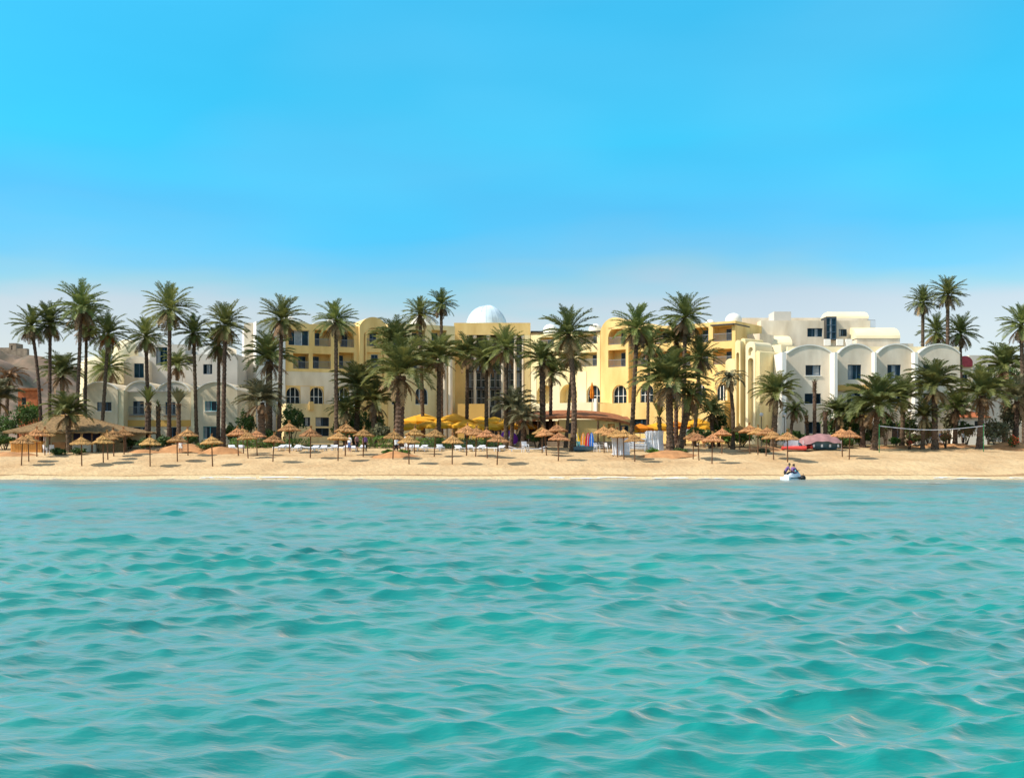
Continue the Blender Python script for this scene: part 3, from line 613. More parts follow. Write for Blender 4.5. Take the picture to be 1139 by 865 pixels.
block(FG, bG, 'roof_parapet', M['cream_stucco'], 876, 1067, 385.5, 0.5, d0=1.4, z0=FG.Z(960, 398))  # lighter cream imitates sunlit surfaces between the vault arcs
for t, b in ((428, 434), (461, 467)): slab(FG, bG, 'yellow_band', M['ochre_stucco'], 932.2, 972.4, t, b, -0.35, -0.004)
for t, b in ((430, 434),): slab(FG, bG, 'yellow_band', M['ochre_stucco'], 975.6, 1017.4, t, b, -0.25, -0.004)
FG2 = Facade(830, 140, 1080, 140)
block(FG2, bG, 'rear_wall', M['white_stucco'], 846, 968, 356.5, 9, [W(898, 915, 365, 374.5, n=3, gm=M['teal_glass']), W(933, 942, 366, 374, n=2), W(949, 954, 366, 378, n=1)])
block(FG2, bG, 'rear_wall', M['white_stucco'], 823, 845.8, 353.5, 7, d0=2)
block(FG2, bG, 'rear_wall', M['white_stucco'], 845, 920, 353.5, 5, d0=9.2)
block(FG2, bG, 'glazed_tower', M['dark_trim'], 919, 930.5, 352, 2.6, [W(919.6, 930, 353.5, 377, n=2, gm=M['teal_glass'], bar=(0.33, 0.66), depth=0.1)], d0=-1.0, z0=FG2.Z(925, 379))
block(FG2, bG, 'roof_room', M['white_stucco'], 926, 966, 354, 6, d0=2, z0=FG2.Z(945, 357)); barrel(FG2, bG, 926, 966.5, 354, 347.5, 2, 6)
block(FG2, bG, 'roof_tank_room', M['grey_stucco'], 861, 880, 346.5, 3, d0=2.5)
block(FG2, bG, 'vaulted_room', M['white_stucco'], 953, 1001, 376.5, 6, d0=-2.5); barrel(FG2, bG, 952.5, 1001.5, 376.3, 365, -2.6, 6.2)
block(FG2, bG, 'rear_wall', M['white_stucco'], 1001.3, 1016, 382, 8, d0=-2)
block(FG2, bG, 'vaulted_room', M['white_stucco'], 850, 881, 384, 6, d0=-2.8); barrel(FG2, bG, 849.5, 881.5, 383.8, 374, -2.9, 6.2)
railing(FG2, bG, FG2.U(966.2), FG2.U(975), FG2.Z(970, 365), 0.5, 'roof_rail', h=1.1)
for px in (922, 936, 946): slab(FG2, bG, 'parapet_block', M['bright_stucco'], px - 5, px + 2, 377, 384, -3.2, -2.9)

# --- background buildings and walls
FH = Facade(1062, 175, 1150, 175)
bH = empty('background_house', (wx(1100, 175), 175, ground(175)), 'distant grey and cream house with flat roof at the right edge', 'house'); WORLD_BUILT.add(bH)
block(FH, bH, 'wall', M['grey_stucco'], 1078, 1112, 395, 10, [W(1086, 1092, 405, 415, n=2), W(1099, 1106, 405, 415, n=2)])
block(FH, bH, 'wall', M['white_stucco'], 1112.4, 1150, 399, 9, [W(1120, 1127, 408, 416, n=2)], d0=1)
block(FH, bH, 'wall', M['cream_stucco'], 1077, 1081.5, 400, 3, d0=-1.5)
bM = empty('maroon_roofed_hut', (wx(1073, 160), 160, ground(160)), 'small building with maroon roof beside the right end of the white block', 'house'); WORLD_BUILT.add(bM)
FM_ = Facade(1060, 160, 1090, 160)
block(FM_, bM, 'wall', M['white_stucco'], 1066, 1081, 408, 5, [W(1070, 1076, 416, 426, n=2)]); block(FM_, bM, 'roof', M['maroon'], 1065, 1082, 402, 6, rise=0.8, d0=-0.4, z0=FM_.Z(1073, 408.2))
FW = Facade(1050, 125, 1110, 125)
bW = empty('garden_house', (wx(1078, 125), 125, ground(125)), 'low white garden house with red tiled roof behind the net', 'house'); WORLD_BUILT.add(bW)
block(FW, bW, 'wall', M['bright_stucco'], 1060, 1100, 464, 4, [W(1068, 1073, 468, 475, n=1), W(1084, 1089, 468, 475, n=1)])
mb = MB(); u0, u1 = FW.U(1058), FW.U(1102); zb, zt = FW.Z(1080, 464), FW.Z(1080, 456.5)
A_ = [FW.pt(u0, -0.4, zb), FW.pt(u1, -0.4, zb), FW.pt(u1, 4.4, zb), FW.pt(u0, 4.4, zb)]; r0, r1 = FW.pt(u0 + 1.2, 2, zt), FW.pt(u1 - 1.2, 2, zt)
mb.quad(A_[0], A_[1], r1, r0).quad(A_[2], A_[3], r0, r1).poly([A_[1], A_[2], r1]).poly([A_[3], A_[0], r0]).quad(*A_[::-1]); mb.build('roof', M['terracotta'], bW)
FR = Facade(-20, 134, 60, 134)
bR = empty('terracotta_wall', (wx(30, 134), 134, ground(134)), 'terracotta orange garden house wall between the left palm trunks', 'wall'); WORLD_BUILT.add(bR)
block(FR, bR, 'wall_face', M['terracotta'], 20, 41, 434, 1.2, [W(24, 29, 442, 450, n=1)])
block(FR, bR, 'coping', M['rust_roof'], 19.5, 41.5, 431.5, 1.7, d0=-0.25, z0=FR.Z(30, 434) + 0.002)
Yh = 425; bU = empty('hilltop_ruin', (wx(14, Yh), Yh, wz(386, Yh)), 'square brown stone ruin on the hilltop at the left edge', 'ruin'); WORLD_BUILT.add(bU)
FU = Facade(-10, Yh, 40, Yh)
block(FU, bU, 'stone_wall', M['stone'], 10, 18, 381.5, 6, [NI(12, 14, 384, 389)], z0=wz(396, Yh)); block(FU, bU, 'broken_wall', M['stone'], -6, 9.8, 386.5, 2, z0=wz(396, Yh)); block(FU, bU, 'broken_wall', M['stone'], 18.2, 30, 387.5, 2, z0=wz(398, Yh))

# ------------------------------------------------------------------ palms
def frond_mesh(mb, r, base, az, el, Ln, bend, nl=24, leaf=0.42, wid=0.05, twist=0.0, stem=0.15, vee=0.5):
    'one feather leaf: a bending midrib and two rows of narrow leaflets'
    p = Vector(base); e = el; seg = 12; pts = [p.copy()]; dirs = []
    for k in range(seg):
        d = Vector((math.cos(az) * math.cos(e), math.sin(az) * math.cos(e), math.sin(e))); dirs.append(d)
        p = p + d * (Ln / seg); pts.append(p.copy()); e -= bend / seg * (0.4 + 1.2 * k / seg); az += twist / seg
    dirs.append(dirs[-1])
    for k in range(seg):     # midrib
        s_ = dirs[k].cross(Vector((0, 0, 1)))
        s_ = s_.normalized() if s_.length > 1e-4 else Vector((1, 0, 0)); up = s_.cross(dirs[k])
        w0 = 0.035 * (1 - k / seg) + 0.008; w1 = 0.035 * (1 - (k + 1) / seg) + 0.008
        mb.quad(pts[k] - s_ * w0, pts[k] + s_ * w0, pts[k + 1] + s_ * w1, pts[k + 1] - s_ * w1)
    for i in range(nl):
        t = stem + (0.99 - stem) * (i + r.random() * 0.5) / nl; f = t * seg; k = min(int(f), seg - 1); q = pts[k].lerp(pts[k + 1], f - k); d = dirs[k]
        s_ = d.cross(Vector((0, 0, 1))); s_ = s_.normalized() if s_.length > 1e-4 else Vector((1, 0, 0)); up = s_.cross(d).normalized()
        ll = leaf * (0.55 + 0.9 * math.sin(PI * min(1, 0.12 + 0.86 * t)) ** 0.8) * r.uniform(0.85, 1.1) * Ln / 2.6
        for sg in (-1, 1):
            fw = 0.55 + 0.6 * t + r.uniform(-0.15, 0.15)
            ld = (s_ * sg + d * fw + up * (vee * r.uniform(0.5, 1.3))).normalized()
            tip = q + ld * ll - Vector((0, 0, 0.16 * ll * r.uniform(0.4, 1.6))); mid = q + ld * ll * 0.5
            wv = d.cross(ld); wv = (ld.cross(wv)).normalized() * wid * r.uniform(0.8, 1.25)
            i0 = len(mb.v); mb.v += [tuple(q - wv * 0.4), tuple(q + wv * 0.4), tuple(mid + wv), tuple(tip), tuple(mid - wv)]
            mb.f.append((i0, i0 + 1, i0 + 2, i0 + 3, i0 + 4))
def crown_mesh(kind, seed):
    'crown of a palm with its heart at the origin and a reach of about 1: (green fronds, dry fronds)'
    r = random.Random(seed); g = MB(); dr = MB(); ga = 2.39996
    if kind == 'tall':
        n = r.randint(44, 52)
        for i in range(n):
            t = i / n; el = R(88 - 118 * t ** 0.9 + r.uniform(-9, 9))
            frond_mesh(g, r, (0, 0, 0.12 * (1 - t)), i * ga + r.uniform(-.3, .3), el, r.uniform(0.92, 1.16) * (1.05 if t > 0.15 else 0.9), R(r.uniform(22, 60)), nl=26, leaf=0.40, wid=0.0105, twist=r.uniform(-.3, .3))
        for i in range(r.randint(14, 22)):
            frond_mesh(dr, r, (0, 0, -0.05), i * ga + r.random(), R(r.uniform(-62, -22)), r.uniform(0.6, 0.95), R(r.uniform(25, 50)), nl=16, leaf=0.38, wid=0.013, vee=-0.1)
    elif kind == 'lush':
        n = r.randint(44, 54)
        for i in range(n):
            t = i / n; el = R(88 - 82 * t ** 0.9 + r.uniform(-8, 8))
            frond_mesh(g, r, (0, 0, 0.05), i * ga + r.uniform(-.3, .3), el, r.uniform(0.95, 1.25), R(r.uniform(55, 100)), nl=34, leaf=0.42, wid=0.0098, twist=r.uniform(-.4, .4), stem=0.2)
        for i in range(r.randint(10, 16)):
            frond_mesh(dr, r, (0, 0, -0.04), i * ga + r.random(), R(r.uniform(-50, -10)), r.uniform(0.5, 0.9), R(r.uniform(30, 70)), nl=16, leaf=0.36, wid=0.012, vee=-0.1)
    elif kind == 'upright':      # newly moved palm: leaves tied up into a brush
        n = r.randint(20, 26)
        for i in range(n):
            frond_mesh(g, r, (0, 0, 0), i * ga, R(r.uniform(56, 86)), r.uniform(0.8, 1.2), R(r.uniform(10, 40)), nl=22, leaf=0.34, wid=0.016)
        for i in range(7): frond_mesh(dr, r, (0, 0, -0.03), i * ga, R(r.uniform(-55, 20)), r.uniform(0.4, 0.7), R(40), nl=12, leaf=0.3, wid=0.013)
    elif kind == 'droop':        # thirsty crown hanging down one side
        n = 26
        for i in range(n):
            t = i / n
            frond_mesh(g, r, (0, 0, 0), i * ga, R(62 - 75 * t + r.uniform(-10, 10)), r.uniform(0.8, 1.1), R(r.uniform(80, 120)), nl=24, leaf=0.36, wid=0.014)
        for i in range(14): frond_mesh(dr, r, (0, 0, -0.03), i * ga, R(r.uniform(-70, -20)), r.uniform(0.5, 0.8), R(40), nl=14, leaf=0.3, wid=0.013)
    elif kind == 'stub':         # pruned to a few stumps
        for i in range(7): frond_mesh(g, r, (0, 0, 0), i * ga, R(r.uniform(20, 80)), r.uniform(0.4, 0.8), R(r.uniform(30, 90)), nl=12, leaf=0.3, wid=0.015)
        for i in range(8): frond_mesh(dr, r, (0, 0, -0.03), i * ga, R(r.uniform(-60, 40)), r.uniform(0.3, 0.5), R(40), nl=10, leaf=0.25, wid=0.014)
    return g, dr
CROWNS = {}
def crown(kind, v, gm, scale):
    key = (kind, v, gm)
    if key not in CROWNS:
        g, d = crown_mesh(kind, sum(map(ord, kind)) * 10 + v)
        out = []
        for mb, m in ((g, M[gm]), (d, M['dry_frond'])):
            me = bpy.data.meshes.new('palm_crown'); me.from_pydata(mb.v, [], mb.f); me.update(); me.materials.append(m); out.append(me)
        CROWNS[key] = out
    return CROWNS[key]
def palm(cx, cy, bx, Y, rad, kind, tr, label, v=0, gm=None, flare=1.25, fruit=False, cat='palm tree', bend=0.0):
    gz = ground(Y); base = Vector((wx(bx, Y), Y, gz - 0.15)); top = Vector((wx(cx, Y), Y + rnd.uniform(-0.4, 0.4), wz(cy, Y)))
    root = empty('palm_tree', (base.x, base.y, gz), label, cat, 'palm trees on the shore'); b0 = Vector((base.x, base.y, gz))
    h = top.z - base.z; n = max(8, int(h / 0.22)); pts = []; rr = []
    for k in range(n + 1):
        t = k / n; q = base.lerp(top, t) + Vector((bend + rnd.uniform(-.01, .01), 0, 0)) * math.sin(PI * t)
        pts.append(q - b0); w = tr * (flare - (flare - 0.92) * min(1, t * 5)) * (1 - 0.14 * t); rr.append(w * (1.0 + (0.09 if k % 2 else -0.06) + rnd.uniform(-.03, .03)) * (1.12 if t > 0.93 else 1))
    mb = MB(); mb.tube(pts, rr, 9); mb.build('trunk', M['trunk_bark'], root)
    mb = MB()          # old leaf bases just under the crown
    r = random.Random(int(cx * 7 + cy))
    for k in range(46):
        a = k * 2.4; z = -r.random() * min(1.3, h * 0.3); d = Vector((math.cos(a), math.sin(a), 0)); w = tr * 0.95
        p0 = top - b0 + d * w * 0.7 + Vector((0, 0, z)); p1 = p0 + d * r.uniform(.10, .24) + Vector((0, 0, r.uniform(.12, .34)))
        s_ = Vector((-d.y, d.x, 0)) * 0.06; mb.quad(p0 - s_, p0 + s_, p1 + s_ * .5, p1 - s_ * .5)
    mb.build('leaf_bases', M['dry_frond'] if kind != 'lush' else M['trunk_bark'], root)
    sc = rad * Y / FPX
    gm = gm or ('lush_frond' if kind == 'lush' else 'frond'); gmesh, dmesh = crown(kind, v, gm, sc)
    for nm, me in (('green_fronds', gmesh), ('dry_fronds', dmesh)):
        o = link(nm, me, root); o.location = top - b0; o.scale = (sc,) * 3; o.rotation_euler = (rnd.uniform(-.06, .06), rnd.uniform(-.06, .06), rnd.uniform(0, 6.28))
    if fruit:
        mb = MB(); r = random.Random(4)
        for c_ in range(7):
            a = c_ * 0.9 + 2.2; d = Vector((math.cos(a), math.sin(a), 0)); q = top - b0
            stem = [q, q + d * .45 + Vector((0, 0, .1)), q + d * .75 + Vector((0, 0, -.35))]; mb.tube(stem, 0.025, 5)
            for _ in range(40):
                c = stem[2] + Vector((r.gauss(0, .13), r.gauss(0, .13), r.uniform(-.45, .1))); s_ = .045
                mb.lathe([(0.001, -s_), (s_, 0), (0.001, s_)], 5, tuple(c))
        mb.build('date_clusters', M['fruit'], root)
    return root
PALMS = [
 # crown x, y, base x, distance, reach px, kind, trunk radius, label, variant, options
 (37, 364, 46, 118, 24, 'tall', .20, 'tall slim palm with bent trunk, leftmost of the tall group over the thatched bar', 0, dict(bend=.25)),
 (57, 360, 55, 119, 25, 'tall', .21, 'tall palm second from the left behind the thatched bar', 1, {}),
 (90, 343, 84, 118, 30, 'tall', .22, 'highest palm of the left group with a wide starry crown behind the bar', 2, {}),
 (95, 362, 94, 123, 26, 'tall', .20, 'tall palm half hidden behind the highest palm of the left group', 3, {}),
 (119, 372, 112, 120, 25, 'tall', .22, 'tall palm with orange date clusters in front of the white annexe', 4, dict(fruit=True)),
 (70, 418, 71, 123, 27, 'lush', .28, 'mid height bushy palm between the tall trunks behind the bar', 0, {}),
 (77, 462, 77, 109.5, 27, 'lush', .30, 'short feathery palm growing in front of the thatched bar roof', 1, {}),
 (121, 410, 121, 136, 24, 'tall', .22, 'palm rising behind the leftmost white vault', 5, {}),
 (-4, 446, -10, 115, 28, 'lush', .3, 'pale leaved palm cut by the left edge of the photo', 2, dict(gm='grey_frond')),
 (10, 420, 6, 129, 23, 'droop', .25, 'brownish drooping palm below the hilltop ruin', 0, dict(gm='dry_frond')),
 (163, 376, 166, 122, 24, 'tall', .24, 'dull leaved palm left of the tall palm at the blue window', 5, {}),
 (190, 345, 188, 119, 30, 'tall', .24, 'very tall palm standing between the two curved grey vaults', 0, {}),
 (216, 372, 219, 120, 22, 'tall', .22, 'slender palm at the pier of the white annexe, right of the very tall one', 2, {}),
 (250, 362, 248, 118, 27, 'tall', .25, 'tall full crowned palm near the right end of the white annexe', 1, {}),
 (243, 384, 242.5, 122, 24, 'tall', .22, 'palm with grey hanging leaves right behind the full crowned palm', 4, {}),
 (164, 448, 164, 117, 17, 'upright', .36, 'stocky palm with leaves standing up like a brush', 0, {}),
 (177, 452, 176, 118, 14, 'stub', .27, 'pruned palm stump with few drooping leaves, between two brush topped palms', 0, {}),
 (199, 450, 199, 117, 18, 'upright', .27, 'slim palm with brush of upright pale leaves right of the pruned stump', 1, dict(gm='grey_frond')),
 (197, 408, 197, 131, 19, 'lush', .25, 'dark bushy palm on the annexe terrace behind the tall trunk', 3, {}),
 (313, 356, 310, 117, 27, 'tall', .25, 'tall palm before the left end of the yellow hotel wing', 3, {}),
 (300, 402, 299, 121, 32, 'lush', .42, 'dark green big crowned palm behind the tall palm of the yellow wing', 0, {}),
 (291, 448, 292, 116, 28, 'lush', .42, 'low palm with a thick grey trunk and spreading pale leaves', 4, dict(gm='grey_frond')),
 (373, 358, 374, 117, 25, 'tall', .24, 'lone tall palm before the yellow balconies', 4, {}),
 (398, 432, 396, 121, 30, 'lush', .34, 'low bushy palm right of the lone tall palm', 1, {}),
 (416, 448, 416, 119, 28, 'lush', .34, 'low dark palm at the left foot of the thick trunked palm', 5, {}),
 (440, 383, 441, 122, 30, 'lush', .32, 'palm crown rising beside the tall yellow arch', 2, {}),
 (446, 418, 443, 116, 44, 'lush', .56, 'huge dark palm with the thickest trunk at the centre left', 0, {}),
 (467, 350, 471, 130, 20, 'tall', .25, 'palm with a long yellow skirt of dead leaves, left of the dome', 5, {}),
 (491, 340, 491, 129, 18, 'tall', .22, 'small crowned tall palm nearest the dome on its left', 2, {}),
 (488, 400, 488, 118, 30, 'lush', .27, 'broad palm over the yellow parasols left of the pavilion glass', 4, {}),
 (520, 396, 519, 125, 24, 'lush', .24, 'palm before the left half of the pavilion glass', 3, {}),
 (541, 400, 541, 119, 24, 'tall', .24, 'palm with slim trunk before the middle of the pavilion', 1, {}),
 (563, 388, 563, 115, 26, 'tall', .27, 'palm with straight trunk before the right half of the pavilion', 0, {}),
 (571, 456, 568, 114, 26, 'lush', .24, 'low grey green palm beside the purple beach parasol', 2, dict(gm='grey_frond')),
 (583, 468, 580, 113, 20, 'lush', .22, 'short leaning palm right of the low grey green one', 5, dict(gm='grey_frond')),
 (603, 404, 604, 115, 26, 'lush', .36, 'palm with twin like trunk at the left of the curving palm', 1, {}),
 (613, 418, 612, 121, 20, 'lush', .22, 'thin palm partly hidden behind the curving palm', 4, {}),
 (632, 372, 637, 111, 32, 'tall', .30, 'big palm with curved trunk reaching down to the sand at the centre', 2, dict(bend=.35)),
 (637, 398, 629, 117, 22, 'tall', .20, 'thin leaning palm crossing behind the curved trunk', 4, {}),
 (709, 366, 702, 116, 28, 'tall', .26, 'tall palm before the sunlit arches of the right wing', 3, {}),
 (722, 384, 720, 124, 22, 'tall', .2, 'greyish palm just right of the tall one at the sunlit arches', 5, {}),
 (762, 354, 760, 121, 28, 'tall', .26, 'highest palm of the dense clump on the right wing', 1, {}),
 (752, 382, 752, 124, 25, 'lush', .25, 'palm in the middle of the dense clump, below its highest crown', 3, {}),
 (778, 398, 772, 122, 25, 'tall', .24, 'dark palm on the right side of the dense clump', 0, {}),
 (744, 428, 746, 110.5, 42, 'lush', .42, 'big low palm with spreading leaves in the front of the dense clump', 4, {}),
 (768, 440, 755, 111.5, 36, 'droop', .38, 'leaning palm with brown hanging leaves in the dense clump', 1, {}),
 (733, 464, 735, 113, 16, 'upright', .24, 'small young palm left of the dense clump', 2, {}),
 (811, 421, 815, 115, 22, 'droop', .22, 'thin leaning palm with a grey hanging crown before the pylons', 2, dict(gm='grey_frond', bend=.2)),
 (863, 440, 860, 115, 27, 'lush', .34, 'green palm left of the white block', 0, {}),
 (883, 456, 877, 117, 20, 'droop', .20, 'small leaning palm at the first vault of the white block', 0, {}),
 (906, 424, 906, 117, 8, 'stub', .22, 'slim dead palm trunk without crown before the first vault', 1, {}),
 (896, 462, 899, 118, 10, 'stub', .2, 'short dead palm left of the bare slim trunk', 2, {}),
 (918, 458, 918, 117, 7, 'stub', .26, 'short bare palm stump right of the slim dead trunk', 3, {}),
 (976, 452, 972, 113, 38, 'lush', .34, 'wide low palm at the left post of the volleyball net', 1, {}),
 (958, 462, 960, 117, 22, 'lush', .30, 'dark palm behind the left side of the wide low palm', 5, {}),
 (1004, 444, 1003, 119, 27, 'lush', .28, 'bushy palm between the wide low palm and the one in the middle of the net', 2, {}),
 (1027, 464, 1026, 114, 19, 'lush', .24, 'small bright green palm behind the middle of the net', 3, {}),
 (1041, 432, 1040, 113, 33, 'lush', .34, 'palm with stout trunk before the fourth vault', 4, {}),
 (932, 462, 931, 118, 22, 'lush', .26, 'low palm before the second vault, right of the bare stump', 2, {}),
 (1062, 456, 1062, 119, 24, 'lush', .28, 'low palm at the right corner of the white block', 0, {}),
 (385, 458, 384, 120, 20, 'lush', .26, 'small low palm at the foot of the lone tall palm', 3, {}),
 (792, 460, 793, 118, 20, 'lush', .24, 'small low palm between the dense clump and the pylons', 5, {}),
 (1026, 337, 1026, 148, 19, 'tall', .26, 'left one of the two tall palms above the fourth vault', 3, {}),
 (1055, 328, 1054, 146, 21, 'tall', .28, 'right and taller one of the two palms above the fourth vault', 2, {}),
 (1042, 370, 1042, 152, 21, 'tall', .24, 'palm crown seen over the roof between the two tall palms', 0, {}),
 (1069, 371, 1070, 150, 22, 'tall', .24, 'palm crown right of the two tall palms, over the maroon roof', 1, {}),
 (1137, 362, 1140, 122, 25, 'tall', .26, 'tall palm cut by the right edge of the photo', 5, {}),
 (1094, 440, 1089, 114, 34, 'lush', .34, 'big palm with dark trunk at the right post of the net', 0, {}),
 (1118, 410, 1118, 128, 30, 'lush', .3, 'dark palm before the grey house at the right edge', 1, {}),
 (1132, 446, 1130, 117, 28, 'lush', .3, 'low grey green palm in the right corner behind the red flowers', 2, dict(gm='grey_frond')),
]
for cx, cy, bx, Y, rad, kind, tr, label, v, k in PALMS: palm(cx, cy, bx, Y, rad, kind, tr, label, v, **k)

# ------------------------------------------------------------------ shrubs and hedges
def leaf_cloud(mb, r, c, s, n, size, box=False):
    for _ in range(n):
        if box: p = Vector((r.uniform(-1, 1) * s[0], r.uniform(-1, 1) * s[1], r.uniform(-1, 1) * s[2]))
        else:
            while True:
                d = Vector((r.uniform(-1, 1), r.uniform(-1, 1), r.uniform(-1, 1)))
                if 0.25 < d.length < 1: break
            k = 0.8 + 0.28 * math.sin(5 * d.x + c[0]) * math.sin(4 * d.z + 1) + 0.15 * math.sin(9 * d.y + c[0] * 3)
            p = Vector((d.x * s[0], d.y * s[1], d.z * s[2])) * k
        a = Vector((r.gauss(0, 1), r.gauss(0, 1), r.gauss(0, 1))).normalized(); b = a.cross(Vector((r.gauss(0, 1), r.gauss(0, 1), r.gauss(0, 1)))).normalized()
        q = Vector(c) + p; l_ = size * r.uniform(.6, 1.4)
        mb.quad(q - a * l_, q - b * l_ * .45, q + a * l_, q + b * l_ * .45)
def shrub(px, py, Y, wpx, hpx, label, m='bush_leaf', n=900, size=.16, flowers=0, cat='shrub', name='shrub'):
    'a bush whose middle is seen at (px, py)'
    gz = ground(Y); root = empty(name, (wx(px, Y), Y, gz), label, cat, 'shrubs of the hotel garden'); k = Y / FPX; r = random.Random(int(px * 3 + py))
    zc = wz(py, Y) - gz; sz = hpx * k / 2; mb = MB()
    for j in range(6):
        a = r.uniform(0, 6.28); e = (math.cos(a) * wpx * k * .3, math.sin(a) * .5, max(zc, .3)); mb.tube([(0.05 * j - .15, 0, -.1), (e[0] * .5, e[1] * .5, e[2] * .5), e], [.05, .035, .015], 5)
    mb.build('stems', M['trunk_bark'], root)
    mb = MB(); leaf_cloud(mb, r, (0, 0, zc), (wpx * k / 2, min(wpx * k / 2, 1.6), sz), n, size)
    mb.build('foliage', M[m], root)
    if flowers:
        mb = MB(); leaf_cloud(mb, r, (0, -.2, zc), (wpx * k / 2.1, min(wpx * k / 2, 1.6), sz), flowers, .10); mb.build('flowers', M['flower'], root)
SH = [
 (388, 484, 119, 30, 14, 'low wide bush at the left of the bright green hedge', {}), (425, 480, 117, 26, 18, 'rounded olive bush left at the foot of the thickest palm trunk', dict(m='dry_bush_leaf')), (300, 484, 118, 36, 14, 'low bush under the thick grey trunked palm', {}),
 (812, 484, 117, 26, 16, 'yellow green bush at the thin leaning palm', dict(m='hedge_leaf')), (930, 474, 121, 30, 26, 'dark shrub before the second vault of the white block', dict(n=1200)), (948, 470, 120, 22, 30, 'leafy shrub between the second vault and the wide low palm', dict(n=1000)), (972, 480, 119, 30, 20, 'olive bush behind the left net post', dict(m='dry_bush_leaf', n=1000)),
 (1010, 474, 121, 26, 26, 'dark shrub before the third vault of the white block', dict(n=1000)), (1033, 478, 120, 24, 22, 'shrub at the foot of the stout trunked palm', {}), (1056, 470, 122, 18, 24, 'olive shrub beside the white garden house', dict(m='dry_bush_leaf')), (775, 482, 118, 26, 16, 'dark low bush at the foot of the dense clump', {}), (690, 487, 117, 22, 10, 'low bush behind the standing loungers', dict(size=.12)), (882, 484, 119, 22, 14, 'bush at the left corner of the white block', {}),
 (28, 462, 120, 34, 26, 'round dark green bush behind the left slope of the thatched roof', {}), (8, 474, 120, 30, 26, 'dark bush at the left edge beside the bar', {}), (5, 489, 113, 34, 10, 'low clipped bush left of the bar counter', {}),
 (36, 458, 126, 26, 22, 'yellow green bush before the terracotta wall', dict(m='hedge_leaf')), (64, 478, 119, 20, 20, 'bush with orange tinged leaves behind the bar roof', dict(m='dry_bush_leaf')),
 (66, 502, 106.5, 20, 8, 'low green plants right of the bar counter', dict(size=.11)), (88, 501, 106.5, 18, 7, 'low green plants at the foot of the bar opening', dict(size=.11)),
 (163, 493, 110, 22, 12, 'green bush at the foot of the brush topped palm', dict(size=.12)), (184, 490, 112, 24, 12, 'green bush under the very tall palm', dict(size=.12)), (232, 495, 110, 30, 11, 'dark green bush on the red soil heap', dict(size=.12)),
 (145, 492, 114, 20, 9, 'low hedge bush before the annexe door', dict(size=.12)), (213, 488, 114, 16, 12, 'narrow shrub under the slender palm at the pier', dict(size=.12)), (258, 480, 122, 16, 18, 'shrub at the right corner of the white annexe', {}),
 (326, 466, 120, 34, 36, 'large round dark green bush before the yellow ground floor', dict(n=1500)), (275, 470, 122, 24, 30, 'dark bush between the annexe and the low thick trunked palm', dict(n=1100)),
 (414, 472, 122, 40, 34, 'dense dark shrub left of the thickest palm trunk', dict(n=1500)), (376, 478, 121, 16, 18, 'shrub at the foot of the lone tall palm', {}), (394, 470, 124, 26, 40, 'tall shrub behind the low bushy palm', dict(n=1300)),
 (433, 503, 107, 16, 7, 'left half of the low green planting round the parasols at centre left', dict(m='hedge_leaf', size=.10)), (449, 503, 107, 20, 7, 'right half of the low green planting round the parasols at centre left', dict(m='hedge_leaf', size=.10)),
 (597, 486, 115, 22, 12, 'low shrub before the brown canopy', dict(size=.12)),
 (727, 502, 109.5, 16, 8, 'low green plants left of the front clump trunk', dict(m='hedge_leaf', size=.11)), (757, 502, 109.5, 22, 8, 'low dark plants right of the front clump trunk', dict(size=.11)), (800, 470, 119, 24, 30, 'yellow green shrub before the pylons', {}), (790, 486, 116, 24, 16, 'low shrub behind the tilted straw parasols', {}),
 (826, 486, 118, 30, 14, 'bush before the tall niches', {}), (858, 487, 119, 30, 12, 'bush under the green palm left of the white block', {}), (850, 501, 110, 16, 5, 'dry low plants on the red soil by the boats', dict(m='dry_bush_leaf', size=.10)), (938, 491, 116, 30, 10, 'dark bush behind the lone straw parasol on the right', {}),
 (996, 490, 117, 14, 8, 'small bright green bush behind the net', dict(m='hedge_leaf', size=.11)), (958, 486, 118, 22, 14, 'dark bush at the foot of the wide low palm', {}), (1018, 487, 118, 20, 10, 'low bush under the small bright palm', {}),
 (1074, 478, 119, 26, 20, 'dark spiky shrub before the white garden house', {}), (1108, 478, 116, 36, 26, 'yellow green bush right of the net post', dict(m='dry_bush_leaf', n=1300)), (1126, 462, 118, 30, 34, 'large pale grey green bush in the right corner', dict(m='dry_bush_leaf', n=1300)),
 (1127, 490, 113.5, 14, 13, 'bush with red flowers at the right edge', dict(flowers=160, size=.11)), (1100, 430, 125, 40, 34, 'big dark shrub behind the palm at the right post', dict(n=1500)), (1130, 425, 132, 30, 40, 'tall dark tree like shrub at the far right', dict(n=1500)), (1062, 452, 126, 16, 34, 'grey leafed shrub at the right corner of the white block', dict(m='dry_bush_leaf')),
 (1052, 486, 116, 16, 10, 'small shrub with red flowers behind the net', dict(flowers=60, size=.11)), (1012, 492, 115, 12, 6, 'tiny red flowering plant on the red soil', dict(flowers=70, size=.10, n=300)), (900, 488, 119, 40, 10, 'low bush along the first vault of the white block', {}), (985, 470, 121, 20, 26, 'dark shrub behind the left half of the net', {}),
]
for px, py, Y, w, h, lab, k in SH: shrub(px, py, Y, w, h, lab, **k)
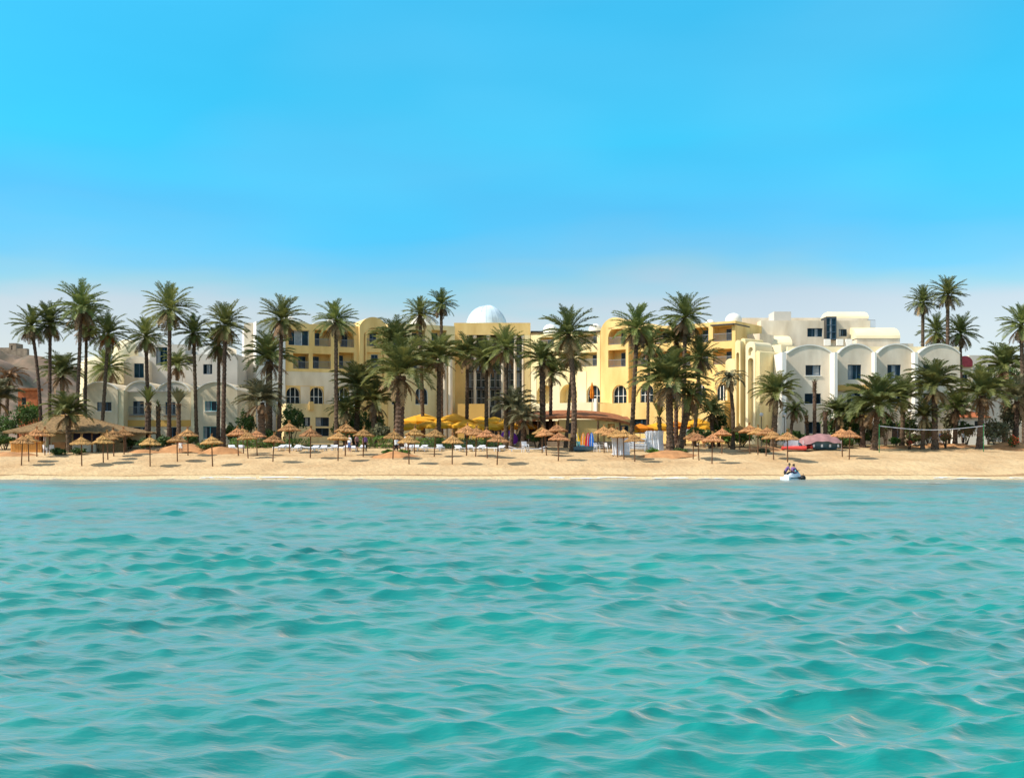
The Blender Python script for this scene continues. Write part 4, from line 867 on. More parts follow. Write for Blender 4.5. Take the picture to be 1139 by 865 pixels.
def hedge(px0, px1, py0, py1, Y, label):
    k = Y / FPX; root = empty('hedge', (wx((px0 + px1) / 2, Y), Y, ground(Y)), label, 'hedge', 'low clipped hedges behind the beach'); r = random.Random(int(px0))
    w = (px1 - px0) * k / 2; z1 = wz(py0, Y) - ground(Y); mb = MB()
    for i in range(int(w * 2 / .8)): mb.tube([(-w + .4 + .8 * i, 0, -.05), (-w + .4 + .8 * i + .1, .05, z1 * .7)], [.04, .02], 5)
    mb.build('stems', M['trunk_bark'], root)
    mb = MB(); leaf_cloud(mb, r, (0, 0, z1 / 2 + .05), (w, .45, z1 / 2), int(w * 2 * 260), .09, True); mb.build('foliage', M['hedge_leaf'], root)
hedge(256, 345, 488, 496, 115.5, 'clipped green hedge behind the straw parasols before the yellow hotel')
hedge(398, 440, 485, 495.5, 115.5, 'short bright green hedge left of the centre palm trunk')
hedge(462, 560, 487.5, 495.5, 115.5, 'clipped dark hedge below the yellow terrace parasols')

# ------------------------------------------------------------------ straw parasols
def straw_meshes(seed):
    r = random.Random(seed); can = MB(); tuft = MB(); n = 56
    def layer(r0, z0, r1, z1, jag, th):
        top = []; rim = []
        for j in range(n):
            a = 2 * PI * j / n; q = r1 * (1 + r.uniform(-jag, jag)); zz = z1 - r.uniform(0, .09)
            top.append((r0 * math.cos(a), r0 * math.sin(a), z0)); rim.append((q * math.cos(a), q * math.sin(a), zz))
        mid = [((t[0] + m_[0]) / 2 * r.uniform(.97, 1.03), (t[1] + m_[1]) / 2 * r.uniform(.97, 1.03), (t[2] + m_[2]) / 2 + r.uniform(-.03, .03) - .03) for t, m_ in zip(top, rim)]
        for j in range(n):
            k = (j + 1) % n
            can.quad(top[j], top[k], mid[k], mid[j]); can.quad(mid[j], mid[k], rim[k], rim[j])
            lo = lambda p: (p[0] * .97, p[1] * .97, p[2] - th)
            can.quad(rim[j], rim[k], lo(rim[k]), lo(rim[j])); can.quad(lo(rim[j]), lo(rim[k]), (0.03 * math.cos(2 * PI * k / n), .03 * math.sin(2 * PI * k / n), z0 - .22), (0.03 * math.cos(2 * PI * j / n), .03 * math.sin(2 * PI * j / n), z0 - .22))
    layer(.05, 2.55, 1.0, 2.02, .06, .07); layer(.05, 2.62, .56, 2.32, .08, .05)
    for k in range(70):        # loose straws sticking out of the thatch
        a = r.uniform(0, 6.28); q = r.uniform(.25, .9); z = 2.58 - .52 * q + .05; d = Vector((math.cos(a), math.sin(a), -.45)); s_ = Vector((-d.y, d.x, 0)) * .016
        p = Vector((q * math.cos(a), q * math.sin(a), z)); e = p + d * r.uniform(.1, .24) + Vector((0, 0, r.uniform(0, .07))); can.quad(p - s_, p + s_, e + s_ * .3, e - s_ * .3)
    for k in range(40):
        a = r.uniform(0, 6.28); d = Vector((math.cos(a) * r.uniform(.02, .13), math.sin(a) * r.uniform(.02, .13), r.uniform(.15, .34))); p = Vector((.03 * math.cos(a), .03 * math.sin(a), 2.56)); s_ = Vector((-math.sin(a), math.cos(a), 0)) * .022
        tuft.quad(p - s_, p + s_, p + d + s_ * .4, p + d - s_ * .4)
    tuft.lathe([(.07, 2.52), (.09, 2.6), (.05, 2.68), (.001, 2.70)], 10)
    return can, tuft
STRAW = []
for s_ in range(4):
    c_, t_ = straw_meshes(40 + s_); ms = []
    for nm, mb, m in (('canopy', c_, M['thatch']), ('tuft', t_, M['thatch'])):
        me = bpy.data.meshes.new(nm); me.from_pydata(mb.v, [], mb.f); me.update(); me.materials.append(m); ms.append(me)
    mb = MB(); rs = random.Random(s_); mb.tube([(0, 0, -.4), (.01, .01, .8), (rs.uniform(-.02, .02), 0, 2.35)], [.062, .055, .05], 8)
    for k in range(8):
        a = PI / 4 * k; mb.tube([(0.04 * math.cos(a), .04 * math.sin(a), 1.75 if k % 2 else 2.3), (.84 * math.cos(a), .84 * math.sin(a), 1.98)], .02, 4) if k % 2 == 0 else None
    me = bpy.data.meshes.new('pole'); me.from_pydata(mb.v, [], mb.f); me.update(); me.materials.append(M['pole_wood']); ms.append(me); STRAW.append(ms)
UMB = [  # top x, foot y, scale, tilt, label
 (23.7, 517.3, 1, 0, 'front straw parasol before the bar counter, first from the left'), (32, 513.5, 1, 0, 'straw parasol just behind the first one from the left'), (41, 507.5, 1.0, 0, 'straw parasol before the middle of the orange bar counter'), (50, 506, 1.03, 0, 'straw parasol nearest the white chairs of the bar'),
 (91, 518, 1, 0, 'front straw parasol before the dark bar opening'), (115, 515.5, 1.05, 0, 'big straw parasol at the right end of the bar, front one of four'), (120, 511, 1, 0, 'straw parasol second of four at the right end of the bar'), (126.5, 507.5, 1.1, 0, 'straw parasol reaching highest at the right end of the bar'), (138, 506, 1.0, 0, 'rearmost straw parasol at the right end of the bar'),
 (167, 518, 1, 0, 'front straw parasol alone before the stocky brush topped palm'), (197.3, 513.2, 1, 0, 'front straw parasol before the red soil heap'), (209, 506.5, 1.05, 0, 'straw parasol behind the red soil heap'), (236.5, 517.3, 1, 0, 'front straw parasol alone under the full crowned palm'),
 (265, 506.5, 1.05, 0, 'left one of the paired straw parasols right of the annexe'), (271, 504.5, 1.05, 0, 'right one of the paired straw parasols right of the annexe'), (276, 509.7, 1.05, 0, 'straw parasol before the paired ones right of the annexe'), (286, 506.5, 1, 0, 'straw parasol under the low thick trunked palm'), (303.5, 514.8, 1, 0, 'front straw parasol before the hedge, left of the white loungers'),
 (322, 503.5, 1.3, 0, 'wide dark straw parasol under the large round bush'), (345, 509, 1.1, 0, 'straw parasol before the white loungers and yellow ground floor'), (376, 512.5, 1.05, 0, 'front straw parasol at the foot of the lone tall palm'), (384, 506, 1.4, 0, 'largest straw parasol, behind the group of people'), (404, 507.5, 1.1, 0, 'straw parasol over the person in the lilac shirt'),
 (437, 510.5, 1.05, 0, 'straw parasol in front of the thickest palm trunk'), (455, 516, 1, 0, 'front straw parasol at the green planting, centre left'), (461, 505, 1.1, 0, 'straw parasol right behind the green planting parasol'), (483, 508, 1.05, 0, 'straw parasol below the broad palm, before the dark hedge'), (503, 516, 1, 0, 'front straw parasol before the middle of the dark hedge'),
 (519, 506.5, 1.15, 0, 'left one of the straw parasols clustered below the pavilion'), (529, 507.5, 1.2, 0, 'middle one of the straw parasols clustered below the pavilion'), (542, 509.5, 1.1, 0, 'right one of the straw parasols clustered below the pavilion'), (553, 515.5, 1, 0, 'front straw parasol right of the pavilion cluster'),
 (603, 504, 1.1, 0, 'straw parasol before the left end of the brown canopy'), (608, 507, 1.1, -.15, 'tilted straw parasol left of the white loungers by the curving palm'), (621, 502.5, 1.15, 0, 'straw parasol under the brown canopy, behind the front one'), (621, 512.8, 1.05, 0, 'front straw parasol left of the curving palm'),
 (672, 503.5, 1.05, .05, 'straw parasol left above the standing white loungers'), (682, 506.5, 1.05, .05, 'straw parasol right above the standing white loungers'), (687, 508, 1.05, .04, 'straw parasol before the standing white loungers'), (694, 510.5, 1.05, .04, 'straw parasol right of the standing white loungers'), (706, 513.5, 1.05, 0, 'front straw parasol before the white lounger stack'),
 (771, 510, 1.05, .05, 'left straw parasol right of the dense palm clump'), (777.5, 511.5, 1.05, .05, 'second straw parasol right of the dense palm clump'), (792, 515.2, 1.05, .04, 'front straw parasol right of the dense palm clump'), (803, 504.5, 1.0, .04, 'rear straw parasol right of the dense palm clump'),
 (823, 499.5, 1.05, 0, 'rearmost straw parasol of the long orange row before the pylons'), (843, 505, 1.15, .05, 'straw parasol in the middle of the long orange row before the pylons'), (834, 503.5, 1.15, .03, 'second straw parasol of the long orange row before the pylons'), (852, 507.5, 1.15, .05, 'straw parasol of the long orange row, with a pole by the red soil'), (860.5, 511.2, 1.15, .05, 'straw parasol of the long orange row, left of its front one'), (876, 513.5, 1.12, .05, 'front straw parasol of the long orange row, next to the inflatable boat'),
 (937, 507.5, 1.0, 0, 'rear one of the two straw parasols right of the pink tarp'), (944.5, 510.5, 1.1, 0, 'front one of the two straw parasols right of the pink tarp')]
for i, (px, py, sc, tilt, lab) in enumerate(UMB):
    p = on_ground(px, py); c_, t_, pl = STRAW[i % 4]
    root = empty('straw_parasol', p, lab, 'parasol', 'straw parasols on the beach', rnd.uniform(0, 6.28), (1 + (sc - 1) * .6) * .95 * rnd.uniform(.93, 1.06))
    root.rotation_euler[0] = rnd.uniform(-.05, .05); root.rotation_euler[1] = tilt * .4 + rnd.uniform(-.06, .06)
    link('pole', pl, root); c = link('canopy', c_, root); link('tuft', t_, c)

# ------------------------------------------------------------------ yellow terrace parasols
def market(px, py, Y, r_, m, lab, closed=False):
    'square cloth parasol whose tip is seen at (px, py)'
    gz = ground(Y); z = wz(py, Y) - gz; root = empty('terrace_parasol', (wx(px, Y), Y, gz), lab, 'parasol', 'cloth parasols on the terrace', .2 + .3 * math.sin(px))
    mb = MB(); mb.tube([(0, 0, 0), (0, 0, z - .05)], .035, 8); mb.lathe([(.35, 0), (.33, .08), (.06, .14), (.04, .3)], 12); mb.build('pole', M['white_metal'] if not closed else M['pole_wood'], root)
    mb = MB(); n = 8; rim = []
    if closed:
        prof = [(.05, z), (.16, z - .5), (.30, z - 1.4), (.24, z - 1.9), (.10, z - 2.0)]
        for (r0, z0), (r1, z1) in zip(prof, prof[1:]):
            for j in range(16):
                a, b = 2 * PI * j / 16, 2 * PI * (j + 1) / 16; f = lambda an, q, jj: q * (1.0 if jj % 2 else .7)
                mb.quad((f(a, r0, j) * math.cos(a), f(a, r0, j) * math.sin(a), z0), (f(b, r0, j + 1) * math.cos(b), f(b, r0, j + 1) * math.sin(b), z0), (f(b, r1, j + 1) * math.cos(b), f(b, r1, j + 1) * math.sin(b), z1), (f(a, r1, j) * math.cos(a), f(a, r1, j) * math.sin(a), z1))
        mb.build('canopy', M[m], root); return
    for j in range(n):
        a = 2 * PI * j / n; q = r_ * (1 if j % 2 == 0 else 1.0); rim.append((q * math.cos(a), q * math.sin(a), z - .28 * r_ * 1.25))
    for j in range(n):
        k = (j + 1) % n; a, b = rim[j], rim[k]; am = tuple(x * .5 for x in a[:2]) + (z - .16 * r_,); bm_ = tuple(x * .5 for x in b[:2]) + (z - .16 * r_,)
        mb.poly([(0, 0, z), am, bm_]); mb.quad(am, a, b, bm_)
        mm = ((a[0] + b[0]) / 2 * .99, (a[1] + b[1]) / 2 * .99, a[2] - .34)
        mb.poly([a, (a[0], a[1], a[2] - .25), mm, (b[0], b[1], b[2] - .25), b])
    c = mb.build('canopy', M[m], root)
    mb = MB()
    for j in range(n): mb.tube([(0, 0, z - .5), tuple(x * .55 for x in rim[j][:2]) + (z - .2 * r_,)], .012, 4)
    mb.build('strut', M['white_metal'], root)
for a in ((462, 462, 127, 1.9, 'yellow_cloth', 'yellow terrace parasol right of the thickest palm trunk, leftmost of the terrace'), (471, 459.5, 131, 2.1, 'yellow_cloth', 'yellow terrace parasol showing highest left of the slim trunk'), (478, 467, 124, 1.7, 'yellow_cloth', 'low yellow terrace parasol left of the widest one'),
          (505, 459.5, 126, 2.4, 'yellow_cloth', 'widest yellow terrace parasol, below the ochre terrace block'), (517, 467, 123, 1.7, 'yellow_cloth', 'low yellow parasol in front of the widest one'), (497, 467.5, 123.5, 1.5, 'yellow_cloth', 'low yellow parasol left in front of the widest one'), (535, 463, 128, 1.9, 'yellow_cloth', 'yellow terrace parasol right of the widest one'), (532, 470, 122.5, 1.3, 'yellow_cloth', 'small yellow parasol before the pavilion trunks'),
          (550, 463, 125, 1.9, 'yellow_cloth', 'yellow orange parasol before the right pavilion trunk'), (574, 470, 124, 1.2, 'yellow_cloth', 'small yellow parasol under the left end of the brown canopy'), (588, 470, 124, 1.1, 'yellow_cloth', 'small yellow parasol under the brown canopy'),
          (456, 470, 123, 1.5, 'yellow_cloth', 'yellow parasol at the right side of the thickest palm trunk'), (488, 468, 122.5, 1.5, 'yellow_cloth', 'low yellow parasol before the slim trunk left of the pavilion'), (546, 470, 122.5, 1.5, 'yellow_cloth', 'low yellow parasol before the straight trunk of the pavilion palm'), (562, 468, 123, 1.5, 'yellow_cloth', 'yellow parasol above the purple beach parasol'), (524, 472, 121.5, 1.2, 'yellow_cloth', 'lowest yellow parasol before the pavilion glass'),
          (698, 473, 122, 1.4, 'yellow_cloth', 'yellow parasol behind the left pack of standing loungers'), (712, 471, 122.5, 1.5, 'orange_cloth', 'orange parasol behind the flat lounger stack'), (787, 470, 122, 1.4, 'yellow_cloth', 'small yellow parasol before the yellow shrub'),
          (733, 469, 126, 2.0, 'yellow_cloth', 'yellow parasol behind the small young palm'), (722, 472, 124, 1.5, 'yellow_cloth', 'yellow parasol right of the tall palm at the sunlit arches'), (752, 468, 126, 1.7, 'orange_cloth', 'orange parasol between the trunks of the dense clump'), (776, 465, 124, 1.9, 'yellow_cloth', 'yellow parasol right of the leaning clump palm')): market(*a)
market(658.5, 425, 135.5, 1, 'orange_cloth', 'closed orange parasol standing before the sunny arched window', True)

# ------------------------------------------------------------------ thatched beach bar
Yb = 110.5; bg_ = ground(Yb); K = Yb / FPX
bar = empty('beach_bar', (wx(77, Yb), Yb, bg_), 'open beach bar with a broad brown thatched hip roof and orange counter', 'bar'); WORLD_BUILT.add(bar)
ex0, ex1 = wx(8, Yb), wx(147, Yb); ez = wz(479.5, Yb); rz = wz(462.5, Yb + 4); rx0, rx1 = wx(62, Yb + 4), wx(96, Yb + 4)
r = random.Random(9)
def roof_face(mb, e0, e1, r0, r1, n=44, m=8):
    g = []
    for i in range(m + 1):
        t = i / m; row = []
        for j in range(n + 1):
            s = j / n; e = Vector(e0).lerp(Vector(e1), s); q = Vector(r0).lerp(Vector(r1), s); p = e.lerp(q, t); p.z -= .25 * math.sin(PI * t) * .6
            if 0 < j < n: p += Vector((0, 0, r.uniform(-.03, .03) - (r.uniform(0, .10) if i == 0 else 0)))
            row.append(p)
        g.append(row)
    for i in range(m):
        for j in range(n): mb.quad(g[i][j], g[i][j + 1], g[i + 1][j + 1], g[i + 1][j])
    for j in range(n):
        a, b = g[0][j], g[0][j + 1]; d = Vector((0, 0, -.16)); mb.quad(a, a + d, b + d, b)
mb = MB(); y0, y1 = Yb - 1.0, Yb + 8.5; yr = Yb + 3.7
E = [(ex0, y0, ez), (ex1, y0, ez), (ex1, y1, ez), (ex0, y1, ez)]; Rr = [(rx0, yr, rz), (rx1, yr, rz)]
roof_face(mb, E[0], E[1], Rr[0], Rr[1]); roof_face(mb, E[1], E[2], Rr[1], Rr[1]); roof_face(mb, E[2], E[3], Rr[1], Rr[0]); roof_face(mb, E[3], E[0], Rr[0], Rr[0])
mb.quad(*[(p[0], p[1], p[2] - .15) for p in E[::-1]])
rf = mb.build('roof', M['thatch_roof'], bar)
mb = MB(); mb.tube([(rx0 - .2, yr, rz + .02), ((rx0 + rx1) / 2, yr, rz - .04), (rx1 + .2, yr, rz + .02)], [.13, .15, .13], 8); mb.lathe([(.2, 0), (.12, .2), (.03, .5), (.001, .55)], 10, (wx(63, Yb + 4), yr, rz)); mb.build('ridge_roll', M['thatch'], rf)
for px in (22, 38, 57, 80, 104, 128, 141):
    mb = MB(); x = wx(px, Yb); mb.tube([(x, Yb - .4, bg_ - .3), (x, Yb - .4, ez - .1)], .09, 8); mb.build('post', M['pole_wood'], bar)
mb = MB(); mb.box(wx(20.5, Yb), wx(54, Yb), Yb - 1.7, Yb - 1.25, bg_ - .2, wz(492, Yb))
for k in range(16): x = wx(20.5 + 33.5 * (k + .5) / 16, Yb); mb.box(x - .015, x + .12, Yb - 1.73, Yb - 1.701, bg_ - .1, wz(493, Yb))
mb.build('counter', M['counter_wood'], bar); mb = MB(); mb.box(wx(20, Yb), wx(54.5, Yb), Yb - 1.9, Yb - 1.1, wz(492, Yb) + .004, wz(491, Yb) + .03); mb.build('counter_top', M['counter_wood'], bar)
mb = MB(); mb.box(wx(57, Yb), wx(72, Yb), Yb + .1, Yb + .5, bg_ - .2, wz(491.5, Yb)); mb.build('low_wall', M['red_soil'], bar)
mb = MB(); mb.box(wx(78, Yb), wx(141, Yb), Yb + 5.5, Yb + 5.7, bg_ - .2, ez - .16); mb.box(wx(22, Yb), wx(78, Yb) - .01, Yb + 6.2, Yb + 6.4, bg_ - .2, ez - .16); mb.build('back_wall', M['cream_stucco'], bar)
mb = MB(); mb.box(wx(79, Yb), wx(108, Yb), Yb + .6, Yb + .8, wz(493, Yb), wz(481, Yb)); mb.build('opening_shade_panel', M['navy'], bar)  # navy panel puts the shade inside the bar opening into colour
mb = MB(); mb.box(wx(108.3, Yb), wx(138, Yb), Yb + .5, Yb + .9, bg_ - .2, wz(492, Yb)); mb.build('side_counter', M['thatch_roof'], bar)
mb = MB(); mb.box(wx(79, Yb), wx(105, Yb), Yb + .3, Yb + .595, bg_ - .2, wz(494, Yb)); mb.build('low_wall', M['white_stucco'], bar)

# ------------------------------------------------------------------ terrace restaurant with the long brown canopy
Fc = Facade(572, 121, 705, 121); rest = empty('terrace_restaurant', (wx(640, 121), 121, ground(121)), 'open terrace restaurant with a long rust brown canopy and yellow wall', 'restaurant'); WORLD_BUILT.add(rest)
mb = MB(); n = 26
for i in range(n):
    for d0_, d1_ in ((-1.6, 6),):
        a, b = 574 + 130 * i / n, 574 + 130 * (i + 1) / n
        za, zb_ = [wz(470.5 - 7.5 * math.sin(PI * min(1, (q - 574) / 130 * 1.05)) ** .6, 121) for q in (a, b)]
        ua, ub = Fc.U(a), Fc.U(b); top = .9
        mb.quad(Fc.pt(ua, d0_, za), Fc.pt(ub, d0_, zb_), Fc.pt(ub, d1_, zb_ + top), Fc.pt(ua, d1_, za + top))
        mb.quad(Fc.pt(ua, d0_, za - .28), Fc.pt(ub, d0_, zb_ - .28), Fc.pt(ub, d0_, zb_), Fc.pt(ua, d0_, za))
        mb.quad(Fc.pt(ub, d0_, zb_ - .28), Fc.pt(ua, d0_, za - .28), Fc.pt(ua, d1_, za + top - .28), Fc.pt(ub, d1_, zb_ + top - .28))
mb.build('canopy_roof', M['rust_roof'], rest)
block(Fc, rest, 'wall', M['yellow_stucco'], 622, 704, 466.5, 3, [W(632, 640, 470, 482, n=1), NI(676, 684, 471, 488, depth=.8), W(690, 699, 473, 482, n=2)], d0=-1.35)
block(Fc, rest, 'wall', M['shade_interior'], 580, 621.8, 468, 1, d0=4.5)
for px in (580, 598, 616, 640, 664, 688, 702): mb = MB(); c = Fc.pt(Fc.U(px), -1.5, 0); mb.tube([(c[0], c[1], ground(121) - .2), (c[0], c[1], wz(466, 121) - .2)], .08, 8); mb.build('post', M['pole_wood'], rest)
mb = MB(); mb.box(Fc.U(574), Fc.U(704), -1.9, -1.66, ground(119) - .2, ground(119) + .55, Fc.pt); mb.build('front_wall', M['stone'], rest)
tw = empty('terrace_wall', (wx(520, 119), 119, ground(119)), 'low brown stone wall under the yellow parasols behind the hedge', 'wall'); WORLD_BUILT.add(tw)
Fw = Facade(450, 119, 572, 119); mb = MB(); mb.box(Fw.U(452), Fw.U(571.5), 0, .4, ground(119) - .2, wz(489.5, 119), Fw.pt); mb.build('wall_face', M['stone'], tw); mb = MB(); mb.box(Fw.U(451.6), Fw.U(571.8), -.06, .46, wz(489.5, 119) + .003, wz(488.6, 119), Fw.pt); mb.build('coping', M['red_soil'], tw)

# ------------------------------------------------------------------ loungers and chairs
def lounger_meshes():
    f = MB(); f.box(-.31, -.26, -.95, .95, .26, .33); f.box(.26, .31, -.95, .95, .26, .33)
    for y in (-.95, .25, .90): f.box(-.26, .26, y, y + .05, .26, .325)
    bed = MB()
    for k in range(9): bed.box(-.30, .30, -.93 + k * .13, -.82 + k * .13, .331, .355)
    back = MB(); Rm = Matrix.Translation((0, .26, .345)) @ Matrix.Rotation(R(16), 4, 'X')
    for k in range(6): back.box(-.30, .30, .02 + k * .125, .125 + k * .125, 0, .03, Rm)
    back.box(-.31, -.27, 0, .76, -.04, -.001, Rm); back.box(.27, .31, 0, .76, -.04, -.001, Rm)
    leg = MB(); leg.box(-.03, .03, -.03, .03, 0, .258)
    out = {}
    for nm, mb in (('frame', f), ('seat_slats', bed), ('backrest', back), ('leg', leg)):
        me = bpy.data.meshes.new(nm); me.from_pydata(mb.v, [], mb.f); me.update(); me.materials.append(M['white_plastic']); out[nm] = me
    return out
LM = lounger_meshes()
def lounger(loc, rz, label, group, rot=None):
    root = empty('sun_lounger', loc, label, 'sun lounger', group, rz)
    if rot: root.rotation_euler = rot
    for nm in ('frame', 'seat_slats', 'backrest'): link(nm, LM[nm], root)
    for x, y in ((-.28, -.8), (.28, -.8), (-.28, .7), (.28, .7)): o = link('leg', LM['leg'], root); o.location = (x, y, 0)
    return root
for (a, b, n, py, lab, g) in ((258, 268, 2, 501, 'white lounger beside the paired straw parasols right of the annexe', 'loungers right of the annexe'),
      (310, 380, 8, 501, 'white lounger in the row before the hedge of the yellow hotel', 'loungers before the yellow hotel hedge'), (384, 402, 3, 501.5, 'white lounger beside the group of people at the largest straw parasol', 'loungers beside the people'),
      (452, 490, 5, 501, 'white lounger in the row below the dark hedge, left of its front parasol', 'loungers below the dark hedge, left'), (512, 556, 5, 501.5, 'white lounger below the pavilion parasol cluster', 'loungers below the pavilion cluster')):
    for i in range(n):
        p = on_ground(a + (b - a) * i / max(1, n - 1) + rnd.uniform(-1, 1), py + rnd.uniform(-.7, .7)); lounger(p, rnd.uniform(-.35, .35) + (PI / 2 if i % 4 == 3 else 0), lab, g)
p = on_ground(577, 502.5); lounger(p, PI / 2 + .1, 'white lounger with its back to the pavilion, left of the upright chair', 'loungers by the curving palm')
p = on_ground(597, 502.5); lounger(p, -PI / 2 + .1, 'white lounger lying flat just left of the tilted straw parasol', 'loungers by the curving palm')
def tilted(px, py, n, dx, dy, lab, g, h=1):
    for i in range(n):
        p = on_ground(px + i * dx, py + i * dy); o = lounger((p.x, p.y, p.z + .93), 0, lab, g, rot=(R(82) + rnd.uniform(-.05, .05), rnd.uniform(-.04, .04), R(25) + rnd.uniform(-.15, .15)))
tilted(682.5, 506.5, 5, 2.9, 0, 'white lounger stood on end in the pack under the straw parasols', 'loungers stood on end, left pack')
tilted(720, 501.5, 6, 2.5, 0, 'white lounger stood on end in the tall pack beside the dense palm clump', 'loungers stood on end, right pack')
for k in range(7):
    p = on_ground(708, 502); lounger((p.x + rnd.uniform(-.03, .03), p.y + rnd.uniform(-.04, .04), p.z + k * .155), PI / 2 + rnd.uniform(-.03, .03), 'white lounger in the flat stack between the two upright packs', 'loungers in the flat stack')
def chair(loc, rz, label, sc=1):
    root = empty('plastic_chair', loc, label, 'chair', 'white plastic chairs on the beach', rz, sc)
    mb = MB(); mb.box(-.22, .22, -.22, .22, .42, .45); mb.build('seat', M['white_plastic'], root)
    mb = MB(); Rm = Matrix.Translation((0, .2, .45)) @ Matrix.Rotation(R(-12), 4, 'X'); mb.box(-.21, .21, 0, .03, .08, .45, Rm); mb.box(-.21, -.17, 0, .03, -.01, .08, Rm); mb.box(.17, .21, 0, .03, -.01, .08, Rm); mb.build('backrest', M['white_plastic'], root)
    for x in (-.2, .2):
        mb = MB(); mb.box(x - .02, x + .02, -.2, .22, .62, .65); mb.box(x - .018, x + .018, -.2, -.16, .451, .619); mb.build('armrest', M['white_plastic'], root)
        for y in (-.19, .19): mb = MB(); mb.tube([(x * 1.12, y * 1.1, 0), (x, y, .419)], .022, 6); mb.build('leg', M['white_plastic'], root)
chair(on_ground(584.5, 503.5), .4, 'white plastic chair upright between two loungers left of the curving palm', 1.25)
chair(on_ground(52, 505), 2.6, 'white plastic chair at the right end of the orange bar counter'); chair(on_ground(58, 505), 3.4, 'white plastic chair before the low wall of the bar')
for k in range(3): chair(on_ground(664 + 5.5 * k, 502.3), .5 + k, ('white chair right of the slate pedal boat', 'middle white chair between the pedal boat and the standing loungers', 'white chair left of the standing loungers')[k])

# ------------------------------------------------------------------ craft, tarp, boards, net, lamps
def hull(mb, Ln, w, h, z0=0, n=14, flat=.75):
    secs = []
    for i in range(n + 1):
        t = i / n; ww = w / 2 * (1 - max(0, (t - .45) / .55) ** 2.2) + .012; zz = z0 + .35 * h * max(0, (t - .5) / .5) ** 2
        secs.append([(-Ln / 2 + Ln * t, ww * a, zz + (h + z0 - zz + .12 * max(0, (t - .5)) * h) * b) for a, b in ((-1, 1), (-flat - .12, .4), (-.5, .05), (0, 0), (.5, .05), (flat + .12, .4), (1, 1))])
    b0 = len(mb.v); mb.v += [p for s in secs for p in s]
    for i in range(n):
        for j in range(6): q = b0 + i * 7 + j; mb.f.append((q, q + 7, q + 8, q + 1))
        q = b0 + i * 7; mb.f.append((q + 6, q + 13, q + 7, q))
    mb.f.append(tuple(b0 + j for j in range(7))); return mb
p = on_ground(650, 501.5); pb = empty('pedal_boat', p, 'slate blue pedal boat parked on the sand under the coloured boards', 'boat', rz=.15)
mb = MB()
for y in (-.55, .55):
    b0 = len(mb.v); hull(mb, 2.4, .5, .42); mb.v[b0:] = [(x, yy + y, z) for x, yy, z in mb.v[b0:]]
mb.build('float', M['slate_blue'], pb); mb = MB(); mb.box(-.9, .7, -.7, .7, .425, .5); mb.build('deck', M['slate_blue'], pb)
for y in (-.35, .35):
    mb = MB(); mb.box(-.55, -.1, y - .25, y + .25, .503, .58); mb.box(-.65, -.55, y - .25, y + .25, .503, .95); mb.build('seat', M['cyan_paint'], pb)
for k, (px, m, lab) in enumerate(((643.3, 'yellow_paint', 'yellow board, leftmost of the coloured boards behind the pedal boat'), (647.8, 'orange_paint', 'orange board standing second behind the pedal boat'), (652.8, 'red_paint', 'red board standing third behind the pedal boat'), (657.6, 'blue_paint', 'blue board, rightmost of the coloured boards behind the pedal boat'))):
    Y = 114; gz = ground(Y); root = empty('surf_board', (wx(px, Y), Y, gz), lab, 'board', 'coloured boards leaning behind the pedal boat'); root.rotation_euler = (R(-8), R((-6, 3, 5, 2)[k]), 0)
    mb = MB(); outl = [(.24 * math.sin(PI * min(1, .12 + .88 * t)) ** .55 * (1 if t < .98 else .4), 1.75 * t) for t in [i / 14 for i in range(15)]]
    ring = [(a, b) for a, b in outl] + [(-a, b) for a, b in outl[::-1]]
    mb.poly([(a, -.04, b) for a, b in ring]); mb.poly([(a, .04, b) for a, b in ring[::-1]])
    for q, s_ in zip(ring, ring[1:] + ring[:1]): mb.quad((q[0], -.04, q[1]), (q[0], .04, q[1]), (s_[0], .04, s_[1]), (s_[0], -.04, s_[1]))
    mb.build('deck', M[m], root); mb = MB(); mb.box(-.02, .02, -.055, -.042, .12, 1.6); mb.build('stringer', M['white_frame'], root)
# pink tarp over a blue and white boat, red and white inflatable
p = on_ground(908, 501); cb = empty('covered_boat', p, 'blue and white motor boat on the sand under a faded pink tarp', 'boat', rz=PI + .12)
hull(MB(), 1, 1, 1); mb = hull(MB(), 3.9, 1.6, .85, .12); mb.build('hull', M['slate_blue'], cb)
mb = MB()
for i in range(9): 
    mb.box(-2.0 + i * .42, -1.65 + i * .42, -.90 + .035 * max(0, i - 4), -.86 + .035 * max(0, i - 4), .35 + .02 * (i % 3), .62) if i % 2 else mb.box(-2.0 + i * .42, -1.8 + i * .42, .86, .90, .35, .62)
mb.build('fender', M['white_plastic'], cb)
mb = MB(); nx, ny = 26, 14; g = []
for i in range(nx + 1):
    row = []
    for j in range(ny + 1):
        s, t = i / nx, j / ny * 2 - 1; x = -2.1 + 4.0 * s; hz = .9 + .8 * math.sin(PI * min(1, .12 + s * .88)) ** .8
        z = hz * (1 - .48 * abs(t) ** 1.8) + .05 * math.sin(9 * s + 3 * t) + .04 * math.sin(17 * s * (1 + .3 * t)); row.append((x, t * (1.25 + .1 * math.sin(7 * s)), z))
    g.append(row)
for i in range(nx):
    for j in range(ny): mb.quad(g[i][j], g[i][j + 1], g[i + 1][j + 1], g[i + 1][j])
mb.build('tarp', M['cloth_pink'], cb, smooth=True, fix=True)
for x in (-2.1, 1.8):
    for y in (-1.15, 1.15): mb = MB(); mb.tube([(x, y, 0), (x, y * .98, 1.0)], .03, 6); mb.build('tarp_pole', M['white_metal'], cb)
p = on_ground(886, 501.8); ib = empty('inflatable_boat', p, 'red inflatable boat with a white canvas back beside the pink tarp', 'boat', rz=.1)
